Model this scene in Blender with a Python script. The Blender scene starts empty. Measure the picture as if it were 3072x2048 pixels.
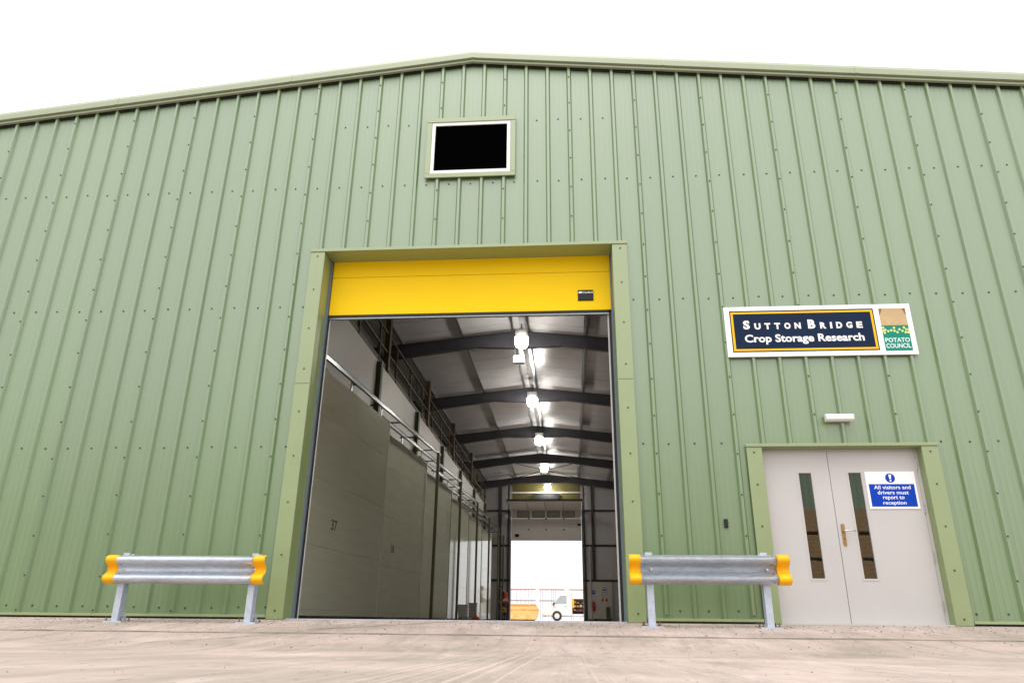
import bpy, math, random
from mathutils import Matrix, Vector
random.seed(7)
D = bpy.data
SC = bpy.context.scene
COL = SC.collection

# ------------------------------------------------------------------ camera
CAM = Vector((8.88727, -9.33752, -0.15706))
yaw, pitch, roll = -0.0786346, 0.3782288, 0.0112499
cyw, syw, cp, sp, cr, sr = math.cos(yaw), math.sin(yaw), math.cos(pitch), math.sin(pitch), math.cos(roll), math.sin(roll)
fwd = Vector((syw * cp, cyw * cp, sp)); rt = Vector((cyw, -syw, 0)); up = rt.cross(fwd)
rt, up = cr * rt + sr * up, -sr * rt + cr * up
cd = D.cameras.new('camera'); cam = D.objects.new('camera', cd); COL.objects.link(cam)
M = Matrix.Identity(4)
for i in range(3):
    M[i][0], M[i][1], M[i][2], M[i][3] = rt[i], up[i], -fwd[i], CAM[i]
cam.matrix_world = M
cd.sensor_width = 36.0; cd.lens = 2220.17 / 3072 * 36; cd.clip_start = 0.05; cd.clip_end = 3000
SC.camera = cam

# ------------------------------------------------------------------ sky and sun (bright overcast)
SUN_EL, SUN_AZ = math.radians(66), math.radians(190)      # azimuth clockwise from +Y: high in front of the gable
W = D.worlds.new('World'); SC.world = W; W.use_nodes = True
nt = W.node_tree; nt.nodes.clear()
N = nt.nodes.new; L = nt.links.new
out = N('ShaderNodeOutputWorld'); bg = N('ShaderNodeBackground'); bg.inputs['Strength'].default_value = 0.1
sky = N('ShaderNodeTexSky'); sky.sky_type = 'NISHITA'; sky.sun_disc = False
sky.sun_elevation = SUN_EL; sky.sun_rotation = SUN_AZ; sky.dust_density = 4.0; sky.air_density = 1.0
tc = N('ShaderNodeTexCoord'); sep = N('ShaderNodeSeparateXYZ'); L(tc.outputs['Generated'], sep.inputs[0])
mr = N('ShaderNodeMapRange'); mr.inputs['From Min'].default_value = 0.0; mr.inputs['From Max'].default_value = 1.0
mr.inputs['To Min'].default_value = 14.5; mr.inputs['To Max'].default_value = 27.0; L(sep.outputs['Z'], mr.inputs['Value'])
cn = N('ShaderNodeTexNoise'); cn.inputs['Scale'].default_value = 2.2; cn.inputs['Detail'].default_value = 5; L(tc.outputs['Generated'], cn.inputs['Vector'])
cm = N('ShaderNodeMapRange'); cm.inputs['To Min'].default_value = 0.9; cm.inputs['To Max'].default_value = 1.1; L(cn.outputs['Fac'], cm.inputs['Value'])
mu = N('ShaderNodeMath'); mu.operation = 'MULTIPLY'; L(mr.outputs[0], mu.inputs[0]); L(cm.outputs[0], mu.inputs[1])
comb = N('ShaderNodeCombineColor'); L(mu.outputs[0], comb.inputs[0]); L(mu.outputs[0], comb.inputs[1]); L(mu.outputs[0], comb.inputs[2])
mx = N('ShaderNodeMix'); mx.data_type = 'RGBA'; mx.inputs[0].default_value = 0.9
L(sky.outputs[0], mx.inputs[6]); L(comb.outputs[0], mx.inputs[7]); L(mx.outputs[2], bg.inputs[0]); L(bg.outputs[0], out.inputs[0])
sd = D.lights.new('sun', 'SUN'); sd.energy = 1.3; sd.angle = math.radians(25); sd.color = (1.0, 0.96, 0.9)
so = D.objects.new('sun', sd); COL.objects.link(so)
sv = Vector((math.sin(SUN_AZ) * math.cos(SUN_EL), math.cos(SUN_AZ) * math.cos(SUN_EL), math.sin(SUN_EL)))
so.rotation_euler = sv.to_track_quat('Z', 'Y').to_euler(); so.location = (0, -20, 30)
vs = SC.view_settings; vs.view_transform = 'Standard'; vs.look = 'None'; vs.exposure = 0.0; vs.gamma = 1.0; vs.use_curve_mapping = False
cy = SC.cycles; cy.use_denoising = True; cy.max_bounces = 10; cy.diffuse_bounces = 6; cy.glossy_bounces = 5; cy.sample_clamp_indirect = 6
try: cy.denoiser = 'OPENIMAGEDENOISE'
except Exception: pass

# ------------------------------------------------------------------ materials
def mat(name, col, rough=0.5, metal=0.0, ior=1.5, var=0.08, vs=3.0, stretch=(1, 1, 1), bump=0.0, bs=60.0, spot=None, emit=None, rv=0.07):
    m = D.materials.new(name); m.use_nodes = True; t = m.node_tree; n = t.nodes; b = n['Principled BSDF']
    b.inputs['Roughness'].default_value = rough; b.inputs['Metallic'].default_value = metal; b.inputs['IOR'].default_value = ior
    g = n.new('ShaderNodeNewGeometry'); mp = n.new('ShaderNodeMapping'); mp.inputs['Scale'].default_value = stretch
    t.links.new(g.outputs['Position'], mp.inputs[0])
    no = n.new('ShaderNodeTexNoise'); no.inputs['Scale'].default_value = vs; no.inputs['Detail'].default_value = 6; no.inputs['Roughness'].default_value = 0.6
    t.links.new(mp.outputs[0], no.inputs['Vector'])
    mx = n.new('ShaderNodeMix'); mx.data_type = 'RGBA'
    mx.inputs[6].default_value = tuple(c * (1 - var) for c in col) + (1,)
    mx.inputs[7].default_value = tuple(min(1, c * (1 + var)) for c in col) + (1,)
    r = n.new('ShaderNodeMapRange'); r.inputs['From Min'].default_value = 0.3; r.inputs['From Max'].default_value = 0.7
    t.links.new(no.outputs['Fac'], r.inputs['Value']); t.links.new(r.outputs[0], mx.inputs[0])
    last = mx.outputs[2]
    if spot:                                   # (colour, scale, threshold low, high, amount): stains with a shape of their own
        c2, s2, lo, hi, amt = spot
        n2 = n.new('ShaderNodeTexNoise'); n2.inputs['Scale'].default_value = s2; n2.inputs['Detail'].default_value = 8; n2.inputs['Roughness'].default_value = 0.65
        t.links.new(mp.outputs[0], n2.inputs['Vector'])
        r2 = n.new('ShaderNodeMapRange'); r2.inputs['From Min'].default_value = lo; r2.inputs['From Max'].default_value = hi; r2.inputs['To Max'].default_value = amt
        t.links.new(n2.outputs['Fac'], r2.inputs['Value'])
        m2 = n.new('ShaderNodeMix'); m2.data_type = 'RGBA'; t.links.new(r2.outputs[0], m2.inputs[0]); t.links.new(last, m2.inputs[6]); m2.inputs[7].default_value = tuple(c2) + (1,)
        last = m2.outputs[2]
    t.links.new(last, b.inputs['Base Color'])
    rr = n.new('ShaderNodeMapRange'); rr.inputs['To Min'].default_value = max(0.0, rough - rv); rr.inputs['To Max'].default_value = min(1, rough + rv)
    t.links.new(no.outputs['Fac'], rr.inputs['Value']); t.links.new(rr.outputs[0], b.inputs['Roughness'])
    if bump:
        nb = n.new('ShaderNodeTexNoise'); nb.inputs['Scale'].default_value = bs; nb.inputs['Detail'].default_value = 4; t.links.new(mp.outputs[0], nb.inputs['Vector'])
        bp = n.new('ShaderNodeBump'); bp.inputs['Strength'].default_value = bump; bp.inputs['Distance'].default_value = 0.01
        t.links.new(nb.outputs['Fac'], bp.inputs['Height']); t.links.new(bp.outputs[0], b.inputs['Normal'])
    if emit:
        b.inputs['Emission Color'].default_value = tuple(emit[0]) + (1,); b.inputs['Emission Strength'].default_value = emit[1]
    return m

GREEN = (0.104, 0.186, 0.054)
M_CLAD = mat('green_cladding', GREEN, 0.36, ior=2.45, var=0.03, vs=1.2, stretch=(3, 3, 0.35), bump=0.03, bs=9, spot=((0.14, 0.19, 0.09), 1.5, 0.62, 0.8, 0.3))
_t = M_CLAD.node_tree; _b = _t.nodes['Principled BSDF']                 # sheets differ a little from one another
_src = _b.inputs['Base Color'].links[0].from_socket
_oi = _t.nodes.new('ShaderNodeObjectInfo'); _r = _t.nodes.new('ShaderNodeMapRange'); _r.inputs['To Min'].default_value = 0.93; _r.inputs['To Max'].default_value = 1.07
_t.links.new(_oi.outputs['Random'], _r.inputs['Value'])
_hs = _t.nodes.new('ShaderNodeHueSaturation'); _t.links.new(_r.outputs[0], _hs.inputs['Value']); _t.links.new(_src, _hs.inputs['Color']); _t.links.new(_hs.outputs[0], _b.inputs['Base Color'])
M_TRIM = mat('green_flashing', (0.215, 0.278, 0.105), 0.42, ior=2.1, var=0.04, vs=2.5, bump=0.02, bs=6)
M_SCREW = mat('screw_head', (0.065, 0.09, 0.045), 0.5, ior=1.4)
M_VERGE = mat('verge_green', (0.27, 0.31, 0.19), 0.45, ior=1.8, var=0.04)
M_WHITE = mat('white_plastic', (0.8, 0.8, 0.8), 0.35, var=0.02)
M_SIGNW = mat('sign_white', (0.88, 0.88, 0.89), 0.3, var=0.015)
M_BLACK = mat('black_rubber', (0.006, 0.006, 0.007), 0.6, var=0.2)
M_PANE = mat('black_blanked_pane', (0.0008, 0.0008, 0.0008), 0.9, ior=1.02, var=0.1)
M_YELLOW = mat('yellow_door_paint', (0.93, 0.60, 0.004), 0.5, ior=1.25, var=0.02, vs=1.0)
M_CAP = mat('orange_yellow_plastic', (0.93, 0.46, 0.004), 0.4, ior=1.35, var=0.03)
M_GALV = mat('galvanised_steel', (0.58, 0.62, 0.68), 0.36, metal=0.75, var=0.16, vs=38, stretch=(0.35, 1, 1), bump=0.05, bs=90, spot=((0.36, 0.41, 0.48), 7, 0.5, 0.72, 0.6))
M_GALVP = mat('galvanised_post', (0.52, 0.57, 0.66), 0.5, metal=0.4, var=0.12, vs=25)
M_GALVI = mat('galvanised_rail', (0.33, 0.36, 0.36), 0.30, metal=0.9, var=0.15, vs=20)
M_RUST = mat('rusty_bolt', (0.16, 0.08, 0.035), 0.7, var=0.3, vs=50)
M_GDOOR = mat('grey_door_paint', (0.51, 0.488, 0.482), 0.38, ior=1.55, var=0.035, vs=1.6, bump=0.03, bs=4)
M_GTRACK = mat('blue_grey_track', (0.13, 0.17, 0.20), 0.5, var=0.06)
M_GLASS = mat('dark_wired_glass', (0.004, 0.006, 0.005), 0.01, ior=2.9, var=0.1, rv=0.005)
M_BRASS = mat('bronze_plate', (0.42, 0.25, 0.10), 0.32, metal=0.8, var=0.1, vs=20)
M_STEEL = mat('satin_steel', (0.6, 0.6, 0.6), 0.3, metal=0.9, var=0.05)
M_NAVY = mat('sign_navy', (0.006, 0.018, 0.050), 0.5, ior=1.22, var=0.05)
M_SYEL = mat('sign_yellow', (0.88, 0.50, 0.006), 0.5, ior=1.25, var=0.02)
M_LOGOG = mat('logo_green', (0.008, 0.24, 0.175), 0.5, ior=1.25, var=0.03)
M_OCHRE = mat('logo_ochre', (0.30, 0.13, 0.02), 0.5, ior=1.25, var=0.05)
M_CREAM = mat('logo_cream', (0.80, 0.66, 0.40), 0.45, var=0.03)
M_DOT = mat('logo_yellow_dot', (0.82, 0.72, 0.16), 0.4, var=0.03)
M_BLUE = mat('sign_blue', (0.004, 0.05, 0.42), 0.5, ior=1.22, var=0.03)
M_DSTEEL = mat('dark_painted_steel', (0.040, 0.038, 0.045), 0.5, var=0.15, vs=2)
M_LINER = mat('white_liner_sheet', (0.60, 0.585, 0.585), 0.33, ior=1.7, var=0.05, vs=1.5)
M_STORE = mat('store_wall_panel', (0.66, 0.64, 0.58), 0.45, var=0.04, vs=1.2)
M_SLIDE = mat('sliding_door_panel', (0.82, 0.86, 0.66), 0.10, ior=1.75, var=0.05, vs=1.2, stretch=(1, 1, 8), bump=0.012, bs=12, rv=0.04)
M_RDOOR = mat('white_door_inside', (0.84, 0.81, 0.77), 0.45, var=0.03)
M_OLIVE = mat('olive_post', (0.10, 0.115, 0.055), 0.5, var=0.1)
M_GABLE = mat('olive_yellow_sheet', (0.11, 0.095, 0.02), 0.55, var=0.12, vs=1)
M_HANDR = mat('brown_yellow_handrail', (0.085, 0.060, 0.022), 0.6, var=0.25, vs=8)
M_LAMPB = mat('lit_lamp_bowl', (0.9, 0.9, 0.85), 0.3, emit=((1.0, 0.95, 0.88), 90.0))
M_LAMPH = mat('lamp_housing', (0.55, 0.55, 0.53), 0.45, var=0.05)
M_DARK = mat('dark_void', (0.012, 0.012, 0.012), 0.7)
M_WOOD = mat('weathered_board', (0.34, 0.22, 0.095), 0.7, var=0.35, vs=5, stretch=(1, 1, 12), bump=0.1)
M_ROOF = mat('roof_sheet', (0.30, 0.33, 0.28), 0.5)
M_RED = mat('red_paint', (0.55, 0.03, 0.02), 0.4, var=0.06)
M_REDP = mat('red_plastic', (0.60, 0.07, 0.03), 0.45, var=0.08)
M_BIN = mat('pale_plastic_bin', (0.42, 0.43, 0.40), 0.5, var=0.08)
M_SKIP = mat('orange_skip_paint', (0.92, 0.56, 0.20), 0.55, var=0.12, vs=2.5, spot=((0.50, 0.22, 0.06), 3, 0.55, 0.75, 0.5))  # base orange lightened to stand in for the yard's overexposure
M_VANW = mat('white_van_paint', (0.82, 0.82, 0.82), 0.25, var=0.01)
M_TYRE = mat('tyre_rubber', (0.03, 0.03, 0.03), 0.75, var=0.2)
M_WIN = mat('van_glass', (0.42, 0.48, 0.50), 0.06, ior=1.6)  # glass colour lightened to stand in for glare in the overexposed yard
M_FRAIL = mat('red_brown_rail', (0.36, 0.16, 0.13), 0.6, var=0.1)
M_FPOST = mat('white_fence_post', (0.80, 0.80, 0.78), 0.6, var=0.04)
M_FSLAT = mat('pale_grey_slat', (0.42, 0.42, 0.46), 0.6, var=0.25, vs=6)
M_SKIN = mat('skin', (0.42, 0.24, 0.16), 0.5)
M_HAIR = mat('dark_hair', (0.015, 0.012, 0.01), 0.6)
M_NAVYC = mat('navy_cloth', (0.025, 0.03, 0.07), 0.8, var=0.2)
M_TROUS = mat('charcoal_trousers', (0.05, 0.055, 0.065), 0.8, var=0.2)
M_BOOT = mat('boot_leather', (0.02, 0.018, 0.016), 0.6)
M_VEST = mat('orange_vest', (0.85, 0.10, 0.015), 0.6, var=0.06)
M_REFL = mat('reflective_band', (0.75, 0.78, 0.75), 0.3)
M_CLOTHY = mat('yellow_cloth', (0.65, 0.42, 0.06), 0.7)
M_STONE = mat('grit', (0.17, 0.14, 0.11), 0.8, var=0.5, vs=30)
M_JOINT = mat('joint_sealant', (0.07, 0.062, 0.055), 0.8, var=0.3, vs=12)

def concrete():
    m = D.materials.new('brushed_concrete'); m.use_nodes = True; t = m.node_tree; n = t.nodes; b = n['Principled BSDF']
    def nn(k, **kw):
        x = n.new(k)
        for a, v in kw.items(): setattr(x, a, v)
        return x
    def link(a, c): t.links.new(a, c)
    def noise(sc, st=(1, 1, 1), det=8, ro=0.6, dist=0.0):
        mp = nn('ShaderNodeMapping'); mp.inputs['Scale'].default_value = st; link(g.outputs['Position'], mp.inputs[0])
        x = nn('ShaderNodeTexNoise'); x.inputs['Scale'].default_value = sc; x.inputs['Detail'].default_value = det; x.inputs['Roughness'].default_value = ro; x.inputs['Distortion'].default_value = dist
        link(mp.outputs[0], x.inputs['Vector']); return x.outputs['Fac']
    def rng(v, lo, hi, a=0.0, c=1.0):
        r = nn('ShaderNodeMapRange'); r.inputs['From Min'].default_value = lo; r.inputs['From Max'].default_value = hi; r.inputs['To Min'].default_value = a; r.inputs['To Max'].default_value = c
        link(v, r.inputs['Value']); return r.outputs[0]
    def mixc(f, a, c):
        x = nn('ShaderNodeMix', data_type='RGBA'); link(f, x.inputs[0])
        for s, v in ((6, a), (7, c)):
            if isinstance(v, tuple): x.inputs[s].default_value = v + (1,)
            else: link(v, x.inputs[s])
        return x.outputs[2]
    def math2(op, a, c):
        x = nn('ShaderNodeMath', operation=op)
        for i, v in enumerate((a, c)):
            if isinstance(v, (int, float)): x.inputs[i].default_value = v
            else: link(v, x.inputs[i])
        return x.outputs[0]
    g = nn('ShaderNodeNewGeometry')
    big = noise(0.55, (1, 1.6, 1), 5)
    col = mixc(rng(big, 0.35, 0.66), (0.300, 0.248, 0.208), (0.475, 0.365, 0.335))
    med = noise(2.2, (1.5, 0.28, 1), 8, 0.7, 0.5)
    col = mixc(rng(med, 0.50, 0.72, 0, 0.75), col, (0.215, 0.185, 0.148))          # damp-looking dirt marks
    lite = noise(1.9, (1.3, 0.30, 1), 7, 0.65, 0.4)
    col = mixc(rng(lite, 0.56, 0.74, 0, 0.55), col, (0.60, 0.50, 0.46))             # laitance bloom
    mott = noise(8, (1, 0.18, 1), 8, 0.75)
    col = mixc(rng(mott, 0.50, 0.70, 0, 0.55), col, (0.20, 0.175, 0.145))
    mott2 = noise(13, (1, 0.18, 1), 6, 0.7)
    col = mixc(rng(mott2, 0.58, 0.72, 0, 0.4), col, (0.62, 0.54, 0.49))
    pit = noise(24, (1, 0.35, 1), 2, 0.6)
    col = mixc(rng(pit, 0.66, 0.72, 0, 0.65), col, (0.13, 0.11, 0.09))
    fine = noise(55, (1, 1, 1), 3, 0.7)
    col = mixc(rng(fine, 0.62, 0.78, 0, 0.45), col, (0.18, 0.15, 0.12))            # aggregate specks
    orange = noise(6.5, (0.6, 1, 1), 4)
    col = mixc(rng(orange, 0.70, 0.76, 0, 0.6), col, (0.50, 0.30, 0.17))
    # broom lines dragged towards the door
    sx = nn('ShaderNodeSeparateXYZ'); link(g.outputs['Position'], sx.inputs[0])
    wob = noise(0.8, (1, 0.14, 1), 2)
    xs = math2('ADD', sx.outputs['X'], math2('MULTIPLY', wob, 0.05))
    lines = nn('ShaderNodeTexNoise', noise_dimensions='1D'); lines.inputs['Scale'].default_value = 34; lines.inputs['Detail'].default_value = 4; lines.inputs['Roughness'].default_value = 0.75
    link(xs, lines.inputs['W'])
    dx = math2('ABSOLUTE', math2('SUBTRACT', sx.outputs['X'], 8.68), 0.0)
    mask = math2('MULTIPLY', rng(dx, 0.3, 0.8, 1.0, 0.05), rng(noise(0.8, (1, .25, 1), 3), 0.3, 0.6, 0.2, 1.0))
    mask = math2('MULTIPLY', mask, rng(sx.outputs['Y'], -2.9, -4.2, 0.12, 1.0))
    col = mixc(math2('MULTIPLY', rng(lines.outputs['Fac'], 0.50, 0.68), math2('MULTIPLY', mask, 0.5)), col, (0.25, 0.205, 0.165))
    col = mixc(math2('MULTIPLY', rng(lines.outputs['Fac'], 0.46, 0.32), math2('MULTIPLY', mask, 0.5)), col, (0.66, 0.56, 0.51))
    link(col, b.inputs['Base Color'])
    b.inputs['Roughness'].default_value = 0.85
    h = math2('ADD', math2('MULTIPLY', lines.outputs['Fac'], math2('MULTIPLY', mask, 0.9)), math2('MULTIPLY', noise(30, (1, 1, 1), 5), 0.35))
    h = math2('ADD', h, math2('MULTIPLY', noise(3.0, (1, 1, 1), 4), 1.2))
    bp = nn('ShaderNodeBump'); bp.inputs['Strength'].default_value = 0.45; bp.inputs['Distance'].default_value = 0.012
    link(h, bp.inputs['Height']); link(bp.outputs[0], b.inputs['Normal'])
    return m
M_CONC = concrete()

# ------------------------------------------------------------------ mesh helpers
SLOPE = 0.0186                      # the hall and the yard behind it climb gently away from the gable
def sh(y): return SLOPE * max(0.0, min(y, 75.0))

class MB:
    def __init__(s): s.v = []; s.f = []; s.m = []; s.cur = 0
    def add(s, pts, faces):
        o = len(s.v); s.v += [tuple(p) for p in pts]
        for f in faces: s.f.append([o + i for i in f]); s.m.append(s.cur)
        return s
    def mi(s, i): s.cur = i; return s
    def quad(s, a, b, c, d): return s.add([a, b, c, d], [(0, 1, 2, 3)])
    def box(s, x0, x1, y0, y1, z0, z1):
        return s.add([(x0, y0, z0), (x1, y0, z0), (x1, y1, z0), (x0, y1, z0), (x0, y0, z1), (x1, y0, z1), (x1, y1, z1), (x0, y1, z1)],
                     [(0, 3, 2, 1), (4, 5, 6, 7), (0, 1, 5, 4), (1, 2, 6, 5), (2, 3, 7, 6), (3, 0, 4, 7)])
    def bbox(s, x0, x1, y0, y1, z0, z1, b):           # box with a bevelled front (towards -y) edge
        p = [(x0, y1, z0), (x1, y1, z0), (x1, y1, z1), (x0, y1, z1), (x0, y0 + b, z0), (x1, y0 + b, z0), (x1, y0 + b, z1), (x0, y0 + b, z1),
             (x0 + b, y0, z0 + b), (x1 - b, y0, z0 + b), (x1 - b, y0, z1 - b), (x0 + b, y0, z1 - b)]
        return s.add(p, [(0, 1, 2, 3)[::-1], (0, 1, 5, 4), (1, 2, 6, 5), (2, 3, 7, 6), (3, 0, 4, 7), (4, 5, 9, 8), (5, 6, 10, 9), (6, 7, 11, 10), (7, 4, 8, 11), (8, 9, 10, 11)])
    def prism(s, poly, a, b, axis):                   # closed polygon extruded along an axis
        n = len(poly)
        def P(u, w, t): return {'x': (t, u, w), 'y': (u, t, w), 'z': (u, w, t)}[axis]
        pts = [P(u, w, a) for u, w in poly] + [P(u, w, b) for u, w in poly]
        return s.add(pts, [tuple(range(n))[::-1], tuple(range(n, 2 * n))] + [(i, (i + 1) % n, n + (i + 1) % n, n + i) for i in range(n)])
    def beam(s, p, q, w, h, upv=(0, 0, 1)):
        p, q = Vector(p), Vector(q); d = (q - p).normalized(); u = Vector(upv)
        r = d.cross(u); r = r.normalized() if r.length > 1e-6 else Vector((1, 0, 0)); u = r.cross(d).normalized()
        c = [(-w / 2, -h / 2), (w / 2, -h / 2), (w / 2, h / 2), (-w / 2, h / 2)]
        pts = [p + r * a + u * b for a, b in c] + [q + r * a + u * b for a, b in c]
        return s.add(pts, [(3, 2, 1, 0), (4, 5, 6, 7), (0, 1, 5, 4), (1, 2, 6, 5), (2, 3, 7, 6), (3, 0, 4, 7)])
    def tube(s, pts, r, n=10, r2=None):
        pts = [Vector(p) for p in pts]; o = len(s.v); k = len(pts)
        for i, p in enumerate(pts):
            d = (pts[min(i + 1, k - 1)] - pts[max(i - 1, 0)]).normalized()
            a = d.cross(Vector((0, 0, 1))); a = a.normalized() if a.length > 1e-4 else Vector((1, 0, 0)); b = d.cross(a)
            rr = r[i] if isinstance(r, (list, tuple)) else r
            s.v += [tuple(p + rr * (math.cos(6.28318 * j / n) * a + math.sin(6.28318 * j / n) * b)) for j in range(n)]
        for i in range(k - 1):
            for j in range(n):
                s.f.append([o + i * n + j, o + i * n + (j + 1) % n, o + (i + 1) * n + (j + 1) % n, o + (i + 1) * n + j]); s.m.append(s.cur)
        s.f.append([o + j for j in range(n)][::-1]); s.m.append(s.cur)
        s.f.append([o + (k - 1) * n + j for j in range(n)]); s.m.append(s.cur)
        return s
    def lathe(s, prof, c, n=24, axis='z'):            # prof: (r, h)
        o = len(s.v); k = len(prof)
        for r, h in prof:
            for j in range(n):
                a = 6.28318 * j / n; u, w = r * math.cos(a), r * math.sin(a)
                s.v.append({'z': (c[0] + u, c[1] + w, c[2] + h), 'y': (c[0] + u, c[1] + h, c[2] + w), 'x': (c[0] + h, c[1] + u, c[2] + w)}[axis])
        for i in range(k - 1):
            for j in range(n): s.f.append([o + i * n + j, o + i * n + (j + 1) % n, o + (i + 1) * n + (j + 1) % n, o + (i + 1) * n + j]); s.m.append(s.cur)
        s.f.append([o + j for j in range(n)][::-1]); s.m.append(s.cur); s.f.append([o + (k - 1) * n + j for j in range(n)]); s.m.append(s.cur)
        return s
    def build(s, name, mats, parent=None, org=None, shear=False, smooth=False, loc=None):
        o0 = Vector(org) if org is not None else (ROOT(parent) if parent else Vector((0, 0, 0)))
        vv = [(x - o0[0], y - o0[1], (z + sh(y) if shear else z) - o0[2]) for x, y, z in s.v]
        me = D.meshes.new(name); me.from_pydata(vv, [], s.f)
        mats = mats if isinstance(mats, (list, tuple)) else [mats]
        for mm in mats: me.materials.append(mm)
        me.polygons.foreach_set('material_index', s.m)
        if smooth: me.polygons.foreach_set('use_smooth', [True] * len(me.polygons))
        me.update()
        ob = D.objects.new(name, me); COL.objects.link(ob)
        if parent: ob.parent = parent
        else: ob.location = o0
        return ob

_root = {}
def ROOT(o):
    while o.parent: o = o.parent
    return Vector(o.location)
def tag(o, label=None, cat=None, group=None, kind=None):
    if label: o['label'] = label
    if cat: o['category'] = cat
    if group: o['group'] = group
    if kind: o['kind'] = kind
    return o
def thing(name, loc, label, cat, group=None):
    o = D.objects.new(name, None); o.empty_display_size = 0.2; COL.objects.link(o); o.location = loc
    return tag(o, label, cat, group)
def copy_tree(o, parent=None):
    c = o.copy(); COL.objects.link(c); c.parent = parent
    for ch in list(o.children): copy_tree(ch, c)
    return c
_txtcache = {}
def text_mb(body, bold=0.02):
    if (body, bold) not in _txtcache:
        cu = D.curves.new('lettering', 'FONT'); cu.body = body; cu.size = 1.0; cu.offset = bold; cu.resolution_u = 3
        ob = D.objects.new('lettering', cu); COL.objects.link(ob); bpy.context.view_layer.update()
        me = bpy.data.meshes.new_from_object(ob.evaluated_get(bpy.context.evaluated_depsgraph_get()))
        vv = [tuple(v.co) for v in me.vertices]; ff = [tuple(p.vertices) for p in me.polygons]
        D.objects.remove(ob); D.curves.remove(cu); D.meshes.remove(me)
        _txtcache[(body, bold)] = (vv, ff)
    return _txtcache[(body, bold)]
def put_text(mb, body, x0, x1, z0, z1, y, bold=0.02, plane='xz', xc=None):
    vv, ff = text_mb(body, bold)
    ax, bx = min(v[0] for v in vv), max(v[0] for v in vv); ay, by = min(v[1] for v in vv), max(v[1] for v in vv)
    q = []
    for v in vv:
        u = x0 + (v[0] - ax) / (bx - ax) * (x1 - x0); w = z0 + (v[1] - ay) / (by - ay) * (z1 - z0)
        q.append((u, y, w) if plane == 'xz' else (y, u, w))
    mb.add(q, ff)

# ================================================================== GROUND
def gz(x, y):
    if y >= 0: return sh(y)
    if y > -1.6: return -0.142 * (-y / 1.6)
    if y > -3.5:
        t = (-1.6 - y) / 1.9; t = t * (2 - t) if t < 1 else 1
        return -0.160 - 0.125 * t
    return -0.285
gm = MB()
xs = [-600, -120, -40, -14, -6, 0, 2, 4, 6, 8, 10, 12, 14, 16, 20, 28, 60, 140, 600]
ys = [-700, -140, -50, -20, -12, -9, -7, -6, -5, -4.2, -3.5, -3.2, -2.9, -2.6, -2.3, -2.0, -1.8, -1.605]
ys2 = [-1.6, -1.2, -0.8, -0.4, 0.0, 6, 12, 24, 36, 50, 75, 160, 800]
for rows in (ys, ys2):
    o = len(gm.v)
    gm.v += [(x, y, gz(x, y)) for y in rows for x in xs]
    nx = len(xs)
    for j in range(len(rows) - 1):
        for i in range(nx - 1): gm.f.append([o + j * nx + i, o + j * nx + i + 1, o + (j + 1) * nx + i + 1, o + (j + 1) * nx + i]); gm.m.append(0)
ground = gm.build('ground', M_CONC); tag(ground, kind='structure')
em = MB(); ex = [-14 + i * .35 for i in range(100)]                 # weathered front edge of the slab along the wall
for xq in ex: k = random.uniform(-.004, .004); em.v += [(xq, -1.606, -0.1605), (xq, -1.603, -0.147 + k), (xq, -1.598, -0.1425)]
for i in range(len(ex) - 1):
    for j in (0, 1): em.f.append([3 * i + j, 3 * i + 3 + j, 3 * i + 4 + j, 3 * i + 1 + j]); em.m.append(j)
em.build('slab_edge', [mat('slab_edge_concrete', (0.24, 0.205, 0.17), 0.9, var=0.35, vs=4), M_CONC], ground)
jm = MB()
def strip(a, b, w):
    a, b = Vector(a), Vector(b); n = 14; d = (b - a).normalized(); r = Vector((-d.y, d.x)) * w / 2; o = len(jm.v)
    for i in range(n + 1):
        p = a.lerp(b, i / n); k = 0.6 + 0.5 * random.random()
        for s in (-1, 1): q = p + r * s * k; jm.v.append((q.x, q.y, gz(q.x, q.y) + 0.004))
    for i in range(n): jm.f.append([o + 2 * i, o + 2 * i + 1, o + 2 * i + 3, o + 2 * i + 2]); jm.m.append(0)
strip((7.55, -0.06), (6.0, -1.55), 0.022); strip((6.0, -1.62), (4.4, -3.1), 0.012)
tag(jm.build('slab_joint', M_JOINT, ground))
pb = MB()
for i in range(2600):
    if i < 1300: x = random.uniform(0.5, 15.0); y = -abs(random.gauss(0, 0.55)) - 0.06
    else: x = random.uniform(2, 14); y = -0.4 - 7.0 * random.random() ** 1.3
    if y < -7.8 or (-1.62 < y < -1.58): continue
    r = random.choice((0.003, 0.003, 0.004, 0.005, 0.006, 0.009, 0.013)) * (0.38 if y < -3 else 1.0); z = gz(x, y); a = random.random() * 3
    p = [(x + r * math.cos(a + k * 2.09) * random.uniform(.8, 1.6), y + r * math.sin(a + k * 2.09), z - 0.001) for k in range(3)] + [(x, y, z + r * random.uniform(.5, 1.0))]
    pb.add(p, [(0, 1, 3), (1, 2, 3), (2, 0, 3)])
tag(pb.build('grit', M_STONE), 'loose dark grit scattered over the concrete apron', 'grit', kind='stuff')

# ================================================================== STORAGE BUILDING
BX0, BX1, BYL = -4.0, 19.0, 36.0
RIDGE = 7.475
def vz(x): return 8.35 - 0.1095 * abs(x - RIDGE)           # lower edge of the verge flashing
bld = thing('storage_building', (RIDGE, 0, 0), 'large pale green ribbed metal storage building with a low gable', 'building')

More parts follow.
